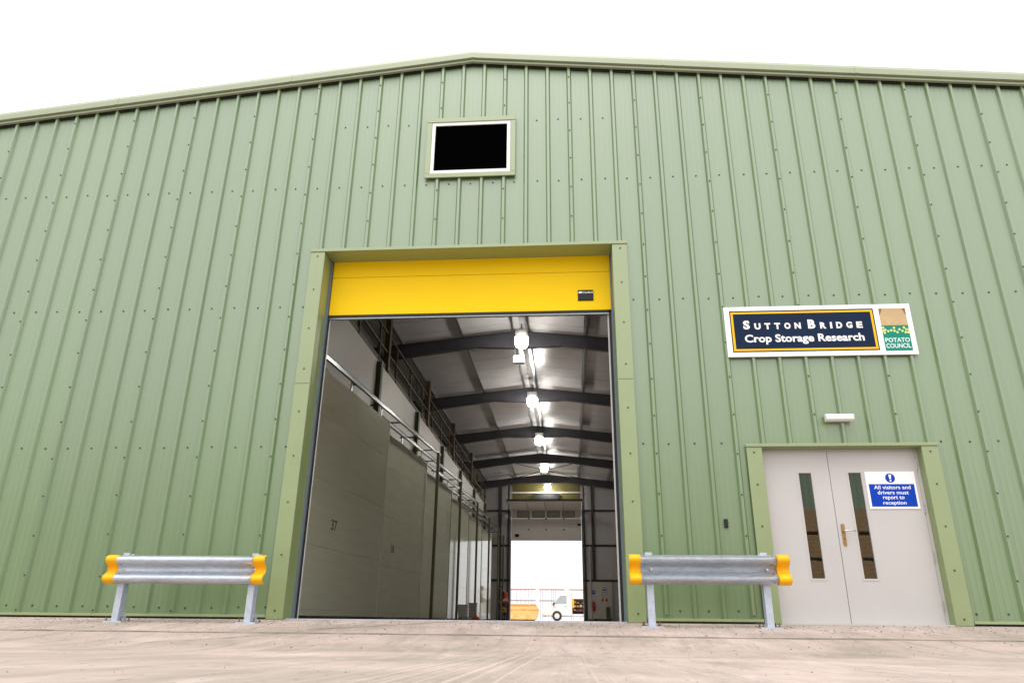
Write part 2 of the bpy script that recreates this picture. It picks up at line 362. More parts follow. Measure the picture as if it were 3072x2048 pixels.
OPEN = [(5.24, 9.73, -1, 5.025), (6.84, 8.15, 6.22, 7.26), (11.14, 13.39, -1, 2.085)]
PAN = [(-0.0175, 0.0395), (0.0175, 0.0370), (0.038, 0), (0.080, 0), (0.086, 0.0010), (0.102, 0.0010), (0.108, 0), (0.150, 0), (0.156, 0.0010), (0.178, 0.0010), (0.184, 0), (0.226, 0), (0.232, 0.0010), (0.248, 0.0010), (0.254, 0), (0.2953, 0)]
def clad_panel(X0, zlim=(-1, 99)):
    prof = []
    for r in range(3):
        for k, (dx, dp) in enumerate(PAN):
            if r and k == 0: dp = 0.037
            prof.append((X0 + r / 3 + dx, -dp))
    prof.append((X0 + 1 - 0.0175, -0.037))
    xsx = [p[0] for p in prof]
    for (a, b, c, d) in OPEN:
        for e in (a, b):
            if xsx[0] < e < xsx[-1] and all(abs(e - q) > 1e-4 for q in xsx):
                i = max(k for k in range(len(prof)) if prof[k][0] < e); t = (e - prof[i][0]) / (prof[i + 1][0] - prof[i][0])
                prof.insert(i + 1, (e, prof[i][1] + t * (prof[i + 1][1] - prof[i][1]))); xsx = [p[0] for p in prof]
    mb = MB()
    for i in range(len(prof) - 1):
        (xa, ya), (xb, yb) = prof[i], prof[i + 1]; xm = (xa + xb) / 2
        za, zb = vz(xa) + 0.05, vz(xb) + 0.05
        spans = [(0.055, None)]
        for (a, b, c, d) in OPEN:
            if a < xm < b:
                if c < 0: spans = [(d, None)] + ([] if not spans else [])
                else: spans = [(spans[0][0], c), (d, None)]
        if 6.84 < xm < 8.15: spans = [(5.025, 6.22), (7.26, None)]
        for lo, hi in spans:
            if not zlim[0] <= lo < zlim[1]: continue
            mb.quad((xa, ya, lo), (xb, yb, lo), (xb, yb, zb if hi is None else hi), (xa, ya, za if hi is None else hi))
    return mb.build('cladding_panel', M_CLAD, bld)
for k in range(int(BX0), int(BX1)):
    if k == 7: clad_panel(k, (-1, 6)); clad_panel(k, (6, 99))
    else: clad_panel(k)

sc = MB()
def screw(x, y, z, r=0.011):
    o = len(sc.v)
    for rr, dy in ((1.25, 0.0), (1.2, -0.003), (0.75, -0.003), (0.7, -0.011)):
        sc.v += [(x + r * rr * math.cos(j * 1.0472), y + dy, z + r * rr * math.sin(j * 1.0472)) for j in range(6)]
    for i in range(3):
        for j in range(6): sc.f.append([o + i * 6 + j, o + i * 6 + (j + 1) % 6, o + i * 6 + 6 + (j + 1) % 6, o + i * 6 + 6 + j]); sc.m.append(0)
    sc.f.append([o + 18 + j for j in range(6)]); sc.m.append(0)
def inopen(x, z, m=0.06): return any(a - m < x < b + m and c - m < z < d + m for a, b, c, d in OPEN)
for k in range(3 * int(BX0), 3 * int(BX1)):
    x = k / 3 + 0.165
    for z in (0.13, 2.13, 4.15, 6.12, 7.22):
        if z > 7 and not 5.3 < x < 9.7: continue
        if z < vz(x) - 0.1 and not inopen(x, z): screw(x + random.uniform(-.012, .012), -0.0005, z + random.uniform(-.008, .008), 0.012)
for k in range(int(BX0), int(BX1) + 1):
    z = 0.49
    while z < vz(k) - 0.05:
        if not inopen(k, z): screw(k + random.uniform(-.004, .004), -0.0395, z + random.uniform(-.012, .012), 0.010)
        z += 0.5
    if not inopen(k, 0.1): screw(k, -0.0395, 0.085, 0.010)
for z in (0.1, 0.75, 1.4, 2.0, 2.6, 3.2, 3.8, 4.4, 4.93):
    screw(5.31, -0.0495, z, 0.010); screw(9.67, -0.0495, z, 0.010)
for z in (0.07, 0.6, 1.1, 1.6, 2.0):
    screw(11.2, -0.0495, z, 0.010); screw(13.32, -0.0495, z, 0.010)
tag(sc.build('fixing_screws', M_SCREW, bld), kind='stuff')

# base drip trim, verge flashing in lengths
for a, b in ((BX0, 0.0), (0.0, 3.0), (3.0, 5.20), (9.78, 11.105), (13.425, 16.0), (16.0, BX1)):
    MB().prism([(-0.006, 0.055), (-0.045, 0.052), (-0.047, 0.022), (-0.03, 0.018), (-0.006, 0.018)], a + 0.002, b - 0.002, 'x').build('base_trim', M_TRIM, bld)
VP = [(-0.036, 0.055), (-0.040, 0.0), (-0.086, 0.0), (-0.088, 0.026), (-0.074, 0.031), (-0.074, 0.048), (-0.118, 0.053), (-0.115, 0.150), (-0.094, 0.213), (-0.02, 0.24), (0.30, 0.262), (0.30, 0.20), (-0.036, 0.20)]
def verge(xa, xb, proud=0.0):
    mb = MB(); n = len(VP)
    pts = [(xa, y - proud, vz(xa) + z + proud) for y, z in VP] + [(xb, y - proud, vz(xb) + z + proud) for y, z in VP]
    mb.add(pts, [tuple(range(n)), tuple(range(n, 2 * n))[::-1]] + [(i, n + i, n + (i + 1) % n, (i + 1) % n) for i in range(n)])
    return mb
for a, b in ((-4.1, -1.19), (-1.19, 1.676), (1.676, 4.533), (4.533, RIDGE), (RIDGE, 10.459), (10.459, 13.328), (13.328, 16.2), (16.2, 19.1)):
    verge(a + 0.0015, b - 0.0015).build('verge_flashing', M_VERGE, bld)
for x in (-1.19, 1.676, 4.533, RIDGE, 10.459, 13.328, 16.2):
    if x == RIDGE: verge(x - 0.02, x - 0.0002, 0.003).build('joint_clip', M_TRIM, bld); verge(x + 0.0002, x + 0.02, 0.003).build('joint_clip', M_TRIM, bld)
    else: verge(x - 0.02, x + 0.02, 0.003).build('joint_clip', M_TRIM, bld)

for a, b in ((BX0, RIDGE), (RIDGE, BX1)):                # black strip standing in for the shadow under the verge
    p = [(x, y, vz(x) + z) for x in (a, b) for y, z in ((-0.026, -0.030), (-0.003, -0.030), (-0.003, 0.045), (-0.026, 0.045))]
    MB().add(p, [(0, 1, 2, 3), (7, 6, 5, 4), (0, 4, 5, 1), (1, 5, 6, 2), (2, 6, 7, 3), (3, 7, 4, 0)]).build('verge_shadow', M_BLACK, bld)

# roof, side walls, back wall
def roofpart(xa, xb):
    za, zb = vz(xa) + 0.10, vz(xb) + 0.10
    return MB().prism([(xa, za), (xb, zb), (xb, zb + 0.06), (xa, za + 0.06)], -0.035, BYL + 0.12, 'y').build('roof', M_ROOF, bld, shear=False)
def rooflopes():
    for xa, xb in ((BX0 - 0.05, RIDGE), (RIDGE, BX1 + 0.05)):
        mb = MB(); p = []
        for y in (0.31, BYL + 0.2):
            for x, dz in ((xa, .11), (xb, .11), (xb, .2), (xa, .2)): p.append((x, y, vz(x) + dz))
        mb.add(p, [(0, 1, 2, 3), (7, 6, 5, 4), (0, 4, 5, 1), (1, 5, 6, 2), (2, 6, 7, 3), (3, 7, 4, 0)]); mb.build('roof', M_ROOF, bld, shear=True)
rooflopes()
for xa, xb in ((BX0 - 0.05, BX0), (BX1, BX1 + 0.05)):
    z1 = vz(BX0) + 0.10 if xa < 0 else vz(BX1) + 0.10
    mb = MB(); p = [(x, y, z) for y in (0.0, BYL) for x, z in ((xa, -0.02), (xb, -0.02), (xb, z1), (xa, z1))]
    mb.add(p, [(0, 1, 2, 3), (7, 6, 5, 4), (0, 4, 5, 1), (1, 5, 6, 2), (2, 6, 7, 3), (3, 7, 4, 0)]); mb.build('side_wall', M_CLAD, bld, shear=True)
DX0, DX1, DH = 5.40, 9.60, 5.95                                   # rear doorway
def backwall(xa, xb, z0):
    mb = MB(); y0, y1 = BYL, BYL + 0.1
    def zt(x): return vz(x) + 0.09
    xsn = [xa] + ([RIDGE] if xa < RIDGE < xb else []) + [xb]
    poly = [(xa, z0), (xb, z0)] + [(x, zt(x)) for x in xsn[::-1]]
    return mb.prism(poly, y0, y1, 'y').build('rear_wall', M_LINER, bld, shear=True)
for a, b in ((BX0, 2.0), (2.0, 3.7), (3.702, DX0), (DX1, 11.0), (11.002, 13.0), (13.0, BX1)): backwall(a, b, -0.02)
backwall(DX0 + 0.001, DX1 - 0.001, DH)
# upper gable liner inside in olive-yellow sheet
mb = MB().prism([(5.45, 6.75), (9.55, 6.75), (9.55, vz(9.55) - 0.02), (RIDGE, vz(RIDGE) - 0.02), (5.45, vz(5.45) - 0.02)], BYL - 0.06, BYL - 0.003, 'y')
mb.build('gable_lining', M_GABLE, bld, shear=True)

# ceiling liner panels (1 m wide, each its own piece)
def ceil_z(x): return vz(x) + 0.02
for xa, xb in ((BX0 + 0.05, RIDGE - 0.001), (RIDGE + 0.001, BX1 - 0.05)):
    mb = MB(); p = []
    for y in (0.0, 0.972):
        for x, dz in ((xa, 0), (xb, 0), (xb, .04), (xa, .04)): p.append((x, y, ceil_z(x) + dz + SLOPE * y))
    mb.add(p, [(0, 1, 2, 3), (7, 6, 5, 4), (0, 4, 5, 1), (1, 5, 6, 2), (2, 6, 7, 3), (3, 7, 4, 0)])
    first = mb.build('ceiling_panel', M_LINER, bld)
    for i in range(36):
        c = first if i == 0 else first.copy()
        if i: COL.objects.link(c)
        c.location = (0, 0.02 + i, SLOPE * i)

# steel frame
FR = [5.5, 11.35, 17.2, 23.05, 28.9, 34.9]
def rtop(x): return ceil_z(x) - 0.165
def rafter(y):
    mb = MB(); X = [BX0 + .2, RIDGE - 1.3, RIDGE, RIDGE + 1.3, BX1 - .2]; dep = [0.62, 0.37, 0.56, 0.37, 0.62]
    for (dy0, dy1, part) in ((-0.085, 0.085, 't'), (-0.006, 0.006, 'w'), (-0.085, 0.085, 'b')):
        for i in range(4):
            xa, xb = X[i], X[i + 1]; q = []
            for x, d in ((xa, dep[i]), (xb, dep[i + 1])):
                t = rtop(x)
                lo, hi = {'t': (t - .014, t), 'w': (t - d + .014, t - .014), 'b': (t - d, t - d + .014)}[part]
                q += [(x, lo), (x, hi)]
            mb.prism([q[0], q[2], q[3], q[1]], y + dy0, y + dy1, 'y')
    return mb.build('rafter', M_DSTEEL, bld, shear=True)
for y in FR: rafter(y)
for x in (BX0 + 0.5, 1.9, 3.9, 5.74, 7.27, 7.70, 9.46, 11.2, 13.0, 15.0, 17.0):
    mb = MB(); zt = ceil_z(x) - 0.002
    mb.prism([(x - 0.05, zt), (x + 0.004, zt), (x + 0.004, zt - 0.154), (x + 0.06, zt - 0.154), (x + 0.06, zt - 0.158), (x, zt - 0.158), (x, zt - 0.006), (x - 0.05, zt - 0.006)], 0.05, BYL - 0.07, 'y')
    mb.build('purlin', M_GALVI, bld, shear=True)
for k, (a, b) in enumerate((((5.2, 29.0), (9.8, 34.8)), ((9.8, 29.0), (5.2, 34.8)))):
    MB().tube([(a[0], a[1], rtop(a[0]) - .05 - .05 * k), (b[0], b[1], rtop(b[0]) - .05 - .05 * k)], 0.022, 8).build('roof_brace', M_DSTEEL, bld, shear=True)
def icol(x, y, z1, w=0.16, d=0.18, m=M_DSTEEL, z0=0.0):
    mb = MB(); mb.box(x - w / 2, x + w / 2, y - d / 2, y - d / 2 + .012, z0, z1).box(x - .005, x + .005, y - d / 2 + .012, y + d / 2 - .012, z0, z1).box(x - w / 2, x + w / 2, y + d / 2 - .012, y + d / 2, z0, z1)
    return mb
for x in (3.0, 4.73, 5.24, 9.76, 10.27, 11.73, 13.6): icol(x, BYL - 0.17, vz(x) - 0.3, 0.10 if x in (5.24, 9.76) else 0.16).build('gable_post', M_DSTEEL, bld, shear=True)
for z in (2.2, 4.17, 6.2):
    for a, b in ((BX0 + .1, DX0 - 0.08), (DX1 + 0.08, BX1 - .1)):
        MB().box(a, b, BYL - 0.07, BYL - 0.004, z - 0.06, z + 0.06).build('sheeting_rail', M_DSTEEL, bld, shear=True)
MB().box(5.3, 9.7, BYL - 0.16, BYL - 0.062, 7.24, 7.33).build('lintel_rail', M_LINER, bld, shear=True)
MB().box(6.74, 8.29, BYL - 0.30, BYL - 0.062, 6.88, 7.17).build('door_motor', M_DARK, bld, shear=True)
icol(BX0 + .35, 11.35, 6.6).build('column', M_DSTEEL, bld, shear=True)
# white-lined lower wall by the rear door and its conduits
MB().box(9.86, 11.28, BYL - 0.262, BYL - 0.262 + .004, 0.13, 2.12).box(9.86, 11.28, BYL - 0.258, BYL - 0.07, 0.13, 2.12).build('white_wall_board', M_STORE, bld, shear=True)
for x, zt in ((10.70, 2.1), (10.93, 2.12), (11.155, 2.05)):
    c = MB().tube([(x, BYL - 0.28, 1.2), (x, BYL - 0.28, zt)], 0.014, 8).build('conduit', M_LAMPH, bld, shear=True)
    MB().box(x - .05, x + .05, BYL - .32, BYL - .264, 1.07, 1.2).build('socket', M_RED if x < 11 else M_LAMPH, c, shear=True)
MB().tube([(10.05, BYL - .3, 4.1), (10.05, BYL - .3, 2.35), (10.05, BYL - .3, .1)], 0.045, 10).build('flange_glint', M_LINER, bld, shear=True)  # white tube standing in for the bright reflection on the column flange

# rear sectional door, half raised (seen from inside)
def fardoor():
    y0 = BYL - 0.06
    cuts = [(4.50, 5.10), (5.103, 5.74)]
    for i, (a, b) in enumerate(cuts):
        p = MB().box(DX0 + .01, DX1 - .01, y0, y0 + .045, a, b).build('rear_door_panel', M_RDOOR, bld, shear=True)
        for x in (6.45, 7.5, 8.55): MB().box(x - .05, x + .05, y0 - .03, y0 - .001, b - .05, b + .02).build('hinge', M_DARK, p, shear=True)
        if i == 0:
            MB().box(5.63, 5.87, y0 - .05, y0 - .001, 4.66, 4.83).build('lock_box', M_DARK, p, shear=True)
            MB().box(DX0 + .01, DX1 - .01, y0, y0 + .045, 4.46, 4.498).build('bottom_seal', M_BLACK, p, shear=True)
        else: MB().box(9.36, 9.58, y0 - .06, y0 - .001, 5.33, 5.43).build('spring_bracket', M_DARK, p, shear=True)
    def tilt(ya, za, yb, zb, name):
        return MB().add([(DX0 + .01, ya, za), (DX1 - .01, ya, za), (DX1 - .01, yb, zb), (DX0 + .01, yb, zb), (DX0 + .01, ya + .03, za + .035), (DX1 - .01, ya + .03, za + .035), (DX1 - .01, yb + .03, zb + .035), (DX0 + .01, yb + .03, zb + .035)],
                        [(0, 1, 2, 3), (7, 6, 5, 4), (0, 4, 5, 1), (1, 5, 6, 2), (2, 6, 7, 3), (3, 7, 4, 0)]).build(name, M_RDOOR, bld, shear=True)
    w = tilt(y0, 5.745, y0 - .22, 6.21, 'rear_door_panel')
    for k in range(4):
        xa = 5.79 + k * 0.905; m = MB(); fr = MB()
        def pt(x, t, off): return (x, y0 - .22 * t - off, 5.745 + .465 * t)
        m.quad(pt(xa, .2, .004), pt(xa + .68, .2, .004), pt(xa + .68, .82, .004), pt(xa, .82, .004)); 
        for (x0, x1, t0, t1) in ((xa - .03, xa + .71, .14, .2), (xa - .03, xa + .71, .82, .88), (xa - .03, xa, .2, .82), (xa + .68, xa + .71, .2, .82)):
            fr.quad(pt(x0, t0, .012), pt(x1, t0, .012), pt(x1, t1, .012), pt(x0, t1, .012))
        m.build('window_pane', M_BIN, w, shear=True); fr.build('window_frame', M_BLACK, w, shear=True)
    ya, za = y0 - .225, 6.215
    for k in range(5):
        yb, zb = ya - .58, za + .022
        p = tilt(ya, za, yb + .004, zb, 'rear_door_panel')
        for x in (6.45, 7.5, 8.55): MB().box(x - .03, x + .03, yb - .02, yb + .05, zb - .03, zb - .004).build('hinge', M_DARK, p, shear=True)
        ya, za = yb, zb
    MB().box(DX0 - .05, DX1 + .05, ya - .06, ya - .01, za - .02, za + .10).build('door_edge_seal', M_BLACK, bld, shear=True)
    for x in (DX0 - .06, DX1 + .06): MB().tube([(x, y0 - .05, .05), (x, y0 - .05, 5.8), (x, y0 - .28, 6.2), (x, ya, za)], 0.035, 8).build('door_track', M_GALVI, bld, shear=True)
fardoor()

# unseen white liner inside the outer walls, added to bounce light onto the store doors
for a, b, z0 in ((BX0 + .01, 5.19, 0.0), (5.2, 9.78, 5.45), (9.79, 11.1, 0.0), (11.1, 13.43, 2.3), (13.43, BX1 - .01, 0.0)):
    xm = [a] + ([RIDGE] if a < RIDGE < b else []) + [b]
    MB().prism([(a, z0), (b, z0)] + [(x, vz(x) + .0) for x in xm[::-1]], 0.46, 0.50, 'y').build('bounce_lining', M_LINER, bld, shear=True)
for x in (BX0 + .01, BX1 - .05):
    mb = MB(); p = [(xx, y, z) for y in (0.51, BYL - .1) for xx, z in ((x, 0), (x + .04, 0), (x + .04, vz(BX1)), (x, vz(BX1)))]
    mb.add(p, [(0, 1, 2, 3), (7, 6, 5, 4), (0, 4, 5, 1), (1, 5, 6, 2), (2, 6, 7, 3), (3, 7, 4, 0)]); mb.build('bounce_lining', M_LINER, bld, shear=True)

# ---- big front doorway: flashings, reveal, soffit, tracks, yellow sectional door
MB().bbox(5.20, 9.77, -0.060, -0.0405, 5.0, 5.05, 0.004).box(5.2, 9.77, -0.035, 0.30, 5.035, 5.049).build('lintel_flashing', M_TRIM, bld)
MB().box(5.425, 9.548, -0.0355, 0.33, 5.0, 5.012).build('soffit_flashing', M_TRIM, bld)
for (xo, xi, s) in ((5.205, 5.415, 1), (9.765, 9.556, -1)):
    a, b = min(xo, xi), max(xo, xi)
    for z0, z1 in ((0.0, 2.988), (2.992, 4.998)):
        MB().bbox(a, b, -0.049, -0.0405, z0, z1, 0.003).build('jamb_flashing', M_TRIM, bld)
        r = (xi - 0.004, xi + 0.002) if s > 0 else (xi - 0.002, xi + 0.004)
        MB().box(r[0], r[1], -0.0355, 0.30, z0, z1).build('reveal_flashing', M_TRIM, bld)
    xt = xi + 0.003 if s > 0 else xi - 0.028
    MB().box(xt, xt + 0.025, 0.25, 0.33, 0.0, 4.99).build('door_track', M_GTRACK, bld)
    xs2 = (xi + .028, xi + .042) if s > 0 else (xi - .060, xi - .028)
    MB().box(xs2[0], xs2[1], 0.30, 0.34, 0.0, 4.99).build('side_seal', M_BLACK, bld)
    MB().box(xs2[0] - .02, xs2[1] + (.009 if s > 0 else .02), 0.345, 0.36, 0.0, 5.4).build('guide_rail', M_LAMPH, bld)
lo = MB().bbox(5.45, 9.535, 0.295, 0.34, 4.142, 4.742, 0.004).build('yellow_door_panel', M_YELLOW, bld); tag(lo, 'lower yellow panel of the raised door, with the black handle')
MB().bbox(5.45, 9.535, 0.295, 0.34, 4.748, 5.35, 0.004).build('yellow_door_panel', M_YELLOW, bld)
MB().box(5.45, 9.535, 0.30, 0.338, 4.105, 4.1415).build('bottom_seal', M_BLACK, lo)
MB().box(5.45, 9.535, 0.31, 0.36, 4.085, 4.104).build('bottom_rail', M_GALVI, lo)
hd = MB().bbox(9.065, 9.285, 0.278, 0.2945, 4.285, 4.452, 0.008)
hdl = hd.build('door_handle', M_BLACK, bld)
MB().box(9.085, 9.265, 0.2768, 0.2785, 4.30, 4.375).build('grip_recess', M_DARK, hdl)
tx = MB(); put_text(tx, 'Crawford', 9.133, 9.275, 4.396, 4.425, 0.2765, 0.02); tx.box(9.076, 9.126, 0.2765, 0.2779, 4.398, 4.424)
tx.build('lettering', M_SIGNW, hdl)
MB().box(5.43, 9.54, 0.02, 0.30, -0.02, 0.012).build('threshold_plate', M_GALVP, bld)

# ---- high window with blanked pane
MB().bbox(6.805, 8.175, -0.064, -0.0405, 7.205, 7.285, 0.004).build('window_trim', M_TRIM, bld)
MB().bbox(6.805, 8.175, -0.064, -0.0405, 6.20, 6.275, 0.004).build('window_trim', M_TRIM, bld)
MB().bbox(6.805, 6.883, -0.060, -0.0405, 6.277, 7.203, 0.004).build('window_trim', M_TRIM, bld)
MB().bbox(8.097, 8.175, -0.060, -0.0405, 6.277, 7.203, 0.004).build('window_trim', M_TRIM, bld)
wf = MB()
for (a, b, c, d) in ((6.885, 8.095, 7.15, 7.203), (6.885, 8.095, 6.277, 6.33), (6.885, 6.936, 6.33, 7.15), (8.044, 8.095, 6.33, 7.15)): wf.box(a, b, -0.05, 0.03, c, d)
wfo = wf.build('window_frame', M_WHITE, bld)
MB().box(6.936, 8.044, -0.034, -0.02, 6.33, 7.15).build('pane', M_PANE, wfo)

# ---- double personnel door
MB().bbox(11.105, 13.425, -0.060, -0.0405, 2.07, 2.11, 0.004).build('lintel_flashing', M_TRIM, bld)
MB().bbox(11.11, 11.30, -0.049, -0.0405, 0.0, 2.068, 0.003).build('jamb_flashing', M_TRIM, bld)
MB().bbox(13.22, 13.42, -0.049, -0.0405, 0.0, 2.068, 0.003).build('jamb_flashing', M_TRIM, bld)
MB().box(11.296, 11.302, -0.0355, 0.14, 0, 2.07).build('reveal_flashing', M_TRIM, bld)
MB().box(13.218, 13.224, -0.0355, 0.14, 0, 2.07).build('reveal_flashing', M_TRIM, bld)
MB().box(11.302, 13.218, -0.034, 0.14, 2.062, 2.069).build('soffit_flashing', M_TRIM, bld)
df = MB().box(11.303, 11.322, 0.085, 0.16, 0, 2.06).box(13.178, 13.217, 0.085, 0.16, 0, 2.06).box(11.322, 13.178, 0.085, 0.16, 2.042, 2.06)
df.build('door_frame', M_GDOOR, bld)
def leaf(x0, x1, px0, px1, lab):
    z0, z1, p0, p1 = 0.012, 2.040, 0.512, 1.765
    mb = MB(); y0, y1 = 0.082, 0.13
    mb.box(x0, px0, y0, y1, z0, z1).box(px1, x1, y0, y1, z0, z1).box(px0, px1, y0, y1, z0, p0).box(px0, px1, y0, y1, p1, z1)
    lf = tag(mb.build('door_leaf', M_GDOOR, bld), lab)
    MB().box(px0, px1, y0 + .014, y0 + .02, p0, p1).build('vision_pane', M_GLASS, lf)
    b = MB(); w = 0.024
    for (a, c, d, e) in ((px0 - w, px1 + w, p0 - w, p0 - .002), (px0 - w, px1 + w, p1 + .002, p1 + w), (px0 - w, px0 - .002, p0 - .002, p1 + .002), (px1 + .002, px1 + w, p0 - .002, p1 + .002)): b.box(a, c, y0 - .004, y0 - .0003, d, e)
    b.build('glazing_bead', M_GDOOR, lf)
    return lf
L1 = leaf(11.325, 12.117, 11.747, 11.895, 'narrower left leaf of the grey double door')
L2 = leaf(12.124, 13.174, 12.347, 12.495, 'wider right leaf of the grey double door, with the lever handle')
hp = MB(); pl = []
for k in range(16):
    a = k / 16 * 6.28318; c, s = math.cos(a), math.sin(a); pl.append((12.182 + 0.021 * c, (1.125 if s >= 0 else 0.905) + 0.021 * s))
hp.prism(pl, 0.074, 0.0815, 'y'); hp.build('handle_plate', M_BRASS, L2)
MB().tube([(12.182, 0.078, 1.06), (12.182, 0.035, 1.06), (12.20, 0.026, 1.06), (12.315, 0.026, 1.058)], 0.0085, 10).build('lever', M_STEEL, L2, smooth=True)
MB().box(12.178, 12.186, 0.072, 0.0741, 0.955, 0.975).build('keyhole', M_DARK, L2)
for z in (1.86, 1.33, 0.76, 0.22):
    MB().tube([(13.176, 0.078, z - .055), (13.176, 0.078, z + .055)], 0.009, 8).build('hinge', M_STEEL, L2)
    MB().tube([(11.3235, 0.078, z - .055), (11.3235, 0.078, z + .055)], 0.006, 8).build('hinge', M_DSTEEL, L1)
MB().box(11.30, 13.22, -0.03, 0.15, -0.012, 0.010).build('door_sill', M_GDOOR, bld)

# ================================================================== SIGNS AND SMALL FITTINGS ON THE GABLE
sg = thing('company_sign', (12.21, -0.05, 3.266), 'wide white sign board with a navy panel reading Sutton Bridge Crop Storage Research', 'sign')
MB().bbox(11.004, 13.418, -0.0600, -0.0405, 3.266, 3.98, 0.003).build('board', M_SIGNW, sg)
MB().box(11.074, 12.942, -0.0615, -0.0602, 3.33, 3.919).build('navy_panel', M_NAVY, sg)
yb = MB()
for a, b, c, d in ((11.088, 12.927, 3.874, 3.900), (11.088, 12.927, 3.346, 3.373), (11.088, 11.117, 3.373, 3.874), (12.899, 12.927, 3.373, 3.874)): yb.box(a, b, -0.0627, -0.0616, c, d)
yb.build('yellow_border', M_SYEL, sg)
def letter(c, a, b, z0, z1, y, bo):
    mb = MB(); put_text(mb, c, a, b, z0, z1, y, bo); mb.build('letter', M_SIGNW, sg)
letter('S', 11.239, 11.325, 3.652, 3.778, -0.0632, .05)
def spaced(s, x0, x1, z0, z1, y, bo, frac):
    n = len(s); w = {'I': 0.34, 'T': 0.95}; tot = sum(w.get(c, 1) for c in s); gap = (x1 - x0) * frac / (n - 1); unit = (x1 - x0) * (1 - frac) / tot; x = x0
    for c in s:
        cw = unit * w.get(c, 1); letter(c, x, x + cw, z0, z1, y, bo); x += cw + gap
spaced('UTTON', 11.384, 11.985, 3.648, 3.738, -0.0632, .05, .34)
letter('B', 12.077, 12.172, 3.648, 3.776, -0.0632, .05)
spaced('RIDGE', 12.232, 12.775, 3.645, 3.735, -0.0632, .05, .38)
t2 = MB(); put_text(t2, 'Crop Storage Research', 11.242, 12.772, 3.432, 3.575, -0.0632, .028); t2.build('line_lettering', M_SIGNW, sg)
lg = MB().box(13.013, 13.352, -0.0615, -0.0602, 3.317, 3.672).build('logo_green_field', M_LOGOG, sg)
lf = MB().box(13.013, 13.352, -0.0615, -0.0602, 3.6725, 3.915).build('logo_furrow_field', M_OCHRE, sg)
fm = MB(); nF = 22
for k in range(-14, 15):                                            # furrows fan out towards the viewer
    def cl(x): return max(13.0135, min(13.3515, x))
    cx = 13.182; b0, b1 = cx + (k - .26) * 0.0155, cx + (k + .26) * 0.0155; u0, u1 = cx + (k - .22) * 0.0085, cx + (k + .22) * 0.0085
    def atz(bot, top):                                              # clip the stripe at the field's side edges
        lim = 13.3515 if bot > cx else 13.0135
        if (bot > 13.3515 or bot < 13.0135):
            if top > 13.3515 or top < 13.0135: return None
            t = (lim - bot) / (top - bot); return (lim, 3.674 + t * .24)
        return (bot, 3.674)
    a, b = atz(b0, u0), atz(b1, u1)
    if a is None or b is None or not (13.0135 < u0 and u1 < 13.3515): continue
    fm.quad((a[0], -0.0622, a[1]), (b[0], -0.0622, b[1]), (u1, -0.0622, 3.914), (u0, -0.0622, 3.914))
fm.build('logo_furrows', M_CREAM, sg)
dm = MB()
for x, z in ((13.030, 3.642), (13.053, 3.61), (13.028, 3.600), (13.039, 3.569), (13.088, 3.591), (13.127, 3.602), (13.167, 3.636), (13.166, 3.594), (13.2, 3.575), (13.232, 3.614), (13.266, 3.592), (13.293, 3.639), (13.319, 3.61), (13.303, 3.572), (13.336, 3.61), (13.336, 3.571)):
    dm.add([(x + 0.0145 * math.cos(j * .5236), -0.0623, z + 0.0165 * math.sin(j * .5236)) for j in range(12)], [tuple(range(12))])
dm.build('logo_potatoes', M_DOT, sg)
t3 = MB(); put_text(t3, 'POTATO', 13.030, 13.337, 3.437, 3.497, -0.0623, .012); put_text(t3, 'COUNCIL', 13.028, 13.338, 3.356, 3.418, -0.0623, .012); t3.build('logo_lettering', M_SIGNW, sg)

vsn = thing('safety_sign', (12.835, 0.07, 1.322), 'white and blue notice on the grey door telling visitors to report to reception', 'sign')
MB().box(12.54, 13.131, 0.074, 0.0812, 1.322, 1.777).build('board', M_SIGNW, vsn)
MB().box(12.567, 13.105, 0.0726, 0.0738, 1.349, 1.623).build('blue_panel', M_BLUE, vsn)
MB().add([(12.835 + .058 * math.cos(j * .2618), 0.0730, 1.697 + .058 * math.sin(j * .2618)) for j in range(24)], [tuple(range(24))]).build('blue_disc', M_BLUE, vsn)
ex = MB().add([(12.822, 0.0722, 1.741), (12.818, 0.0722, 1.737), (12.826, 0.0722, 1.683), (12.844, 0.0722, 1.683), (12.852, 0.0722, 1.737), (12.848, 0.0722, 1.741)], [tuple(range(6))])
ex.add([(12.835 + .0115 * math.cos(j * .5236), 0.0722, 1.664 + .0115 * math.sin(j * .5236)) for j in range(12)], [tuple(range(12))]); ex.build('exclamation_mark', M_SIGNW, vsn)
t4 = MB()
for s, a, b, c, d in (('All visitors and', 12.624, 13.057, 1.560, 1.606), ('drivers must', 12.656, 13.024, 1.497, 1.543), ('report to', 12.711, 12.964, 1.424, 1.478), ('reception', 12.703, 12.976, 1.362, 1.416)): put_text(t4, s, a, b, c, d, 0.0719, .012)
t4.build('lettering', M_SIGNW, vsn)

lp = thing('bulkhead_light', (12.285, -0.04, 2.39), 'small white bulkhead light on the cladding above the grey doors', 'light')
MB().box(12.12, 12.45, -0.055, -0.0345, 2.385, 2.475).build('base', M_WHITE, lp)
MB().prism([(-0.0552, 2.382), (-0.095, 2.386), (-0.118, 2.402), (-0.122, 2.440), (-0.105, 2.468), (-0.0552, 2.478)], 12.115, 12.455, 'x').build('diffuser', M_WHITE, lp, smooth=False)
kp = thing('entry_reader', (10.785, -0.02, 1.09), 'small black entry card reader between the barrier and the grey doors', 'card reader')
MB().bbox(10.760, 10.806, -0.026, -0.0025, 1.088, 1.190, 0.005).build('body', M_BLACK, kp)
MB().box(10.765, 10.801, -0.0275, -0.0262, 1.095, 1.103).build('indicator_strip', M_DARK, kp)

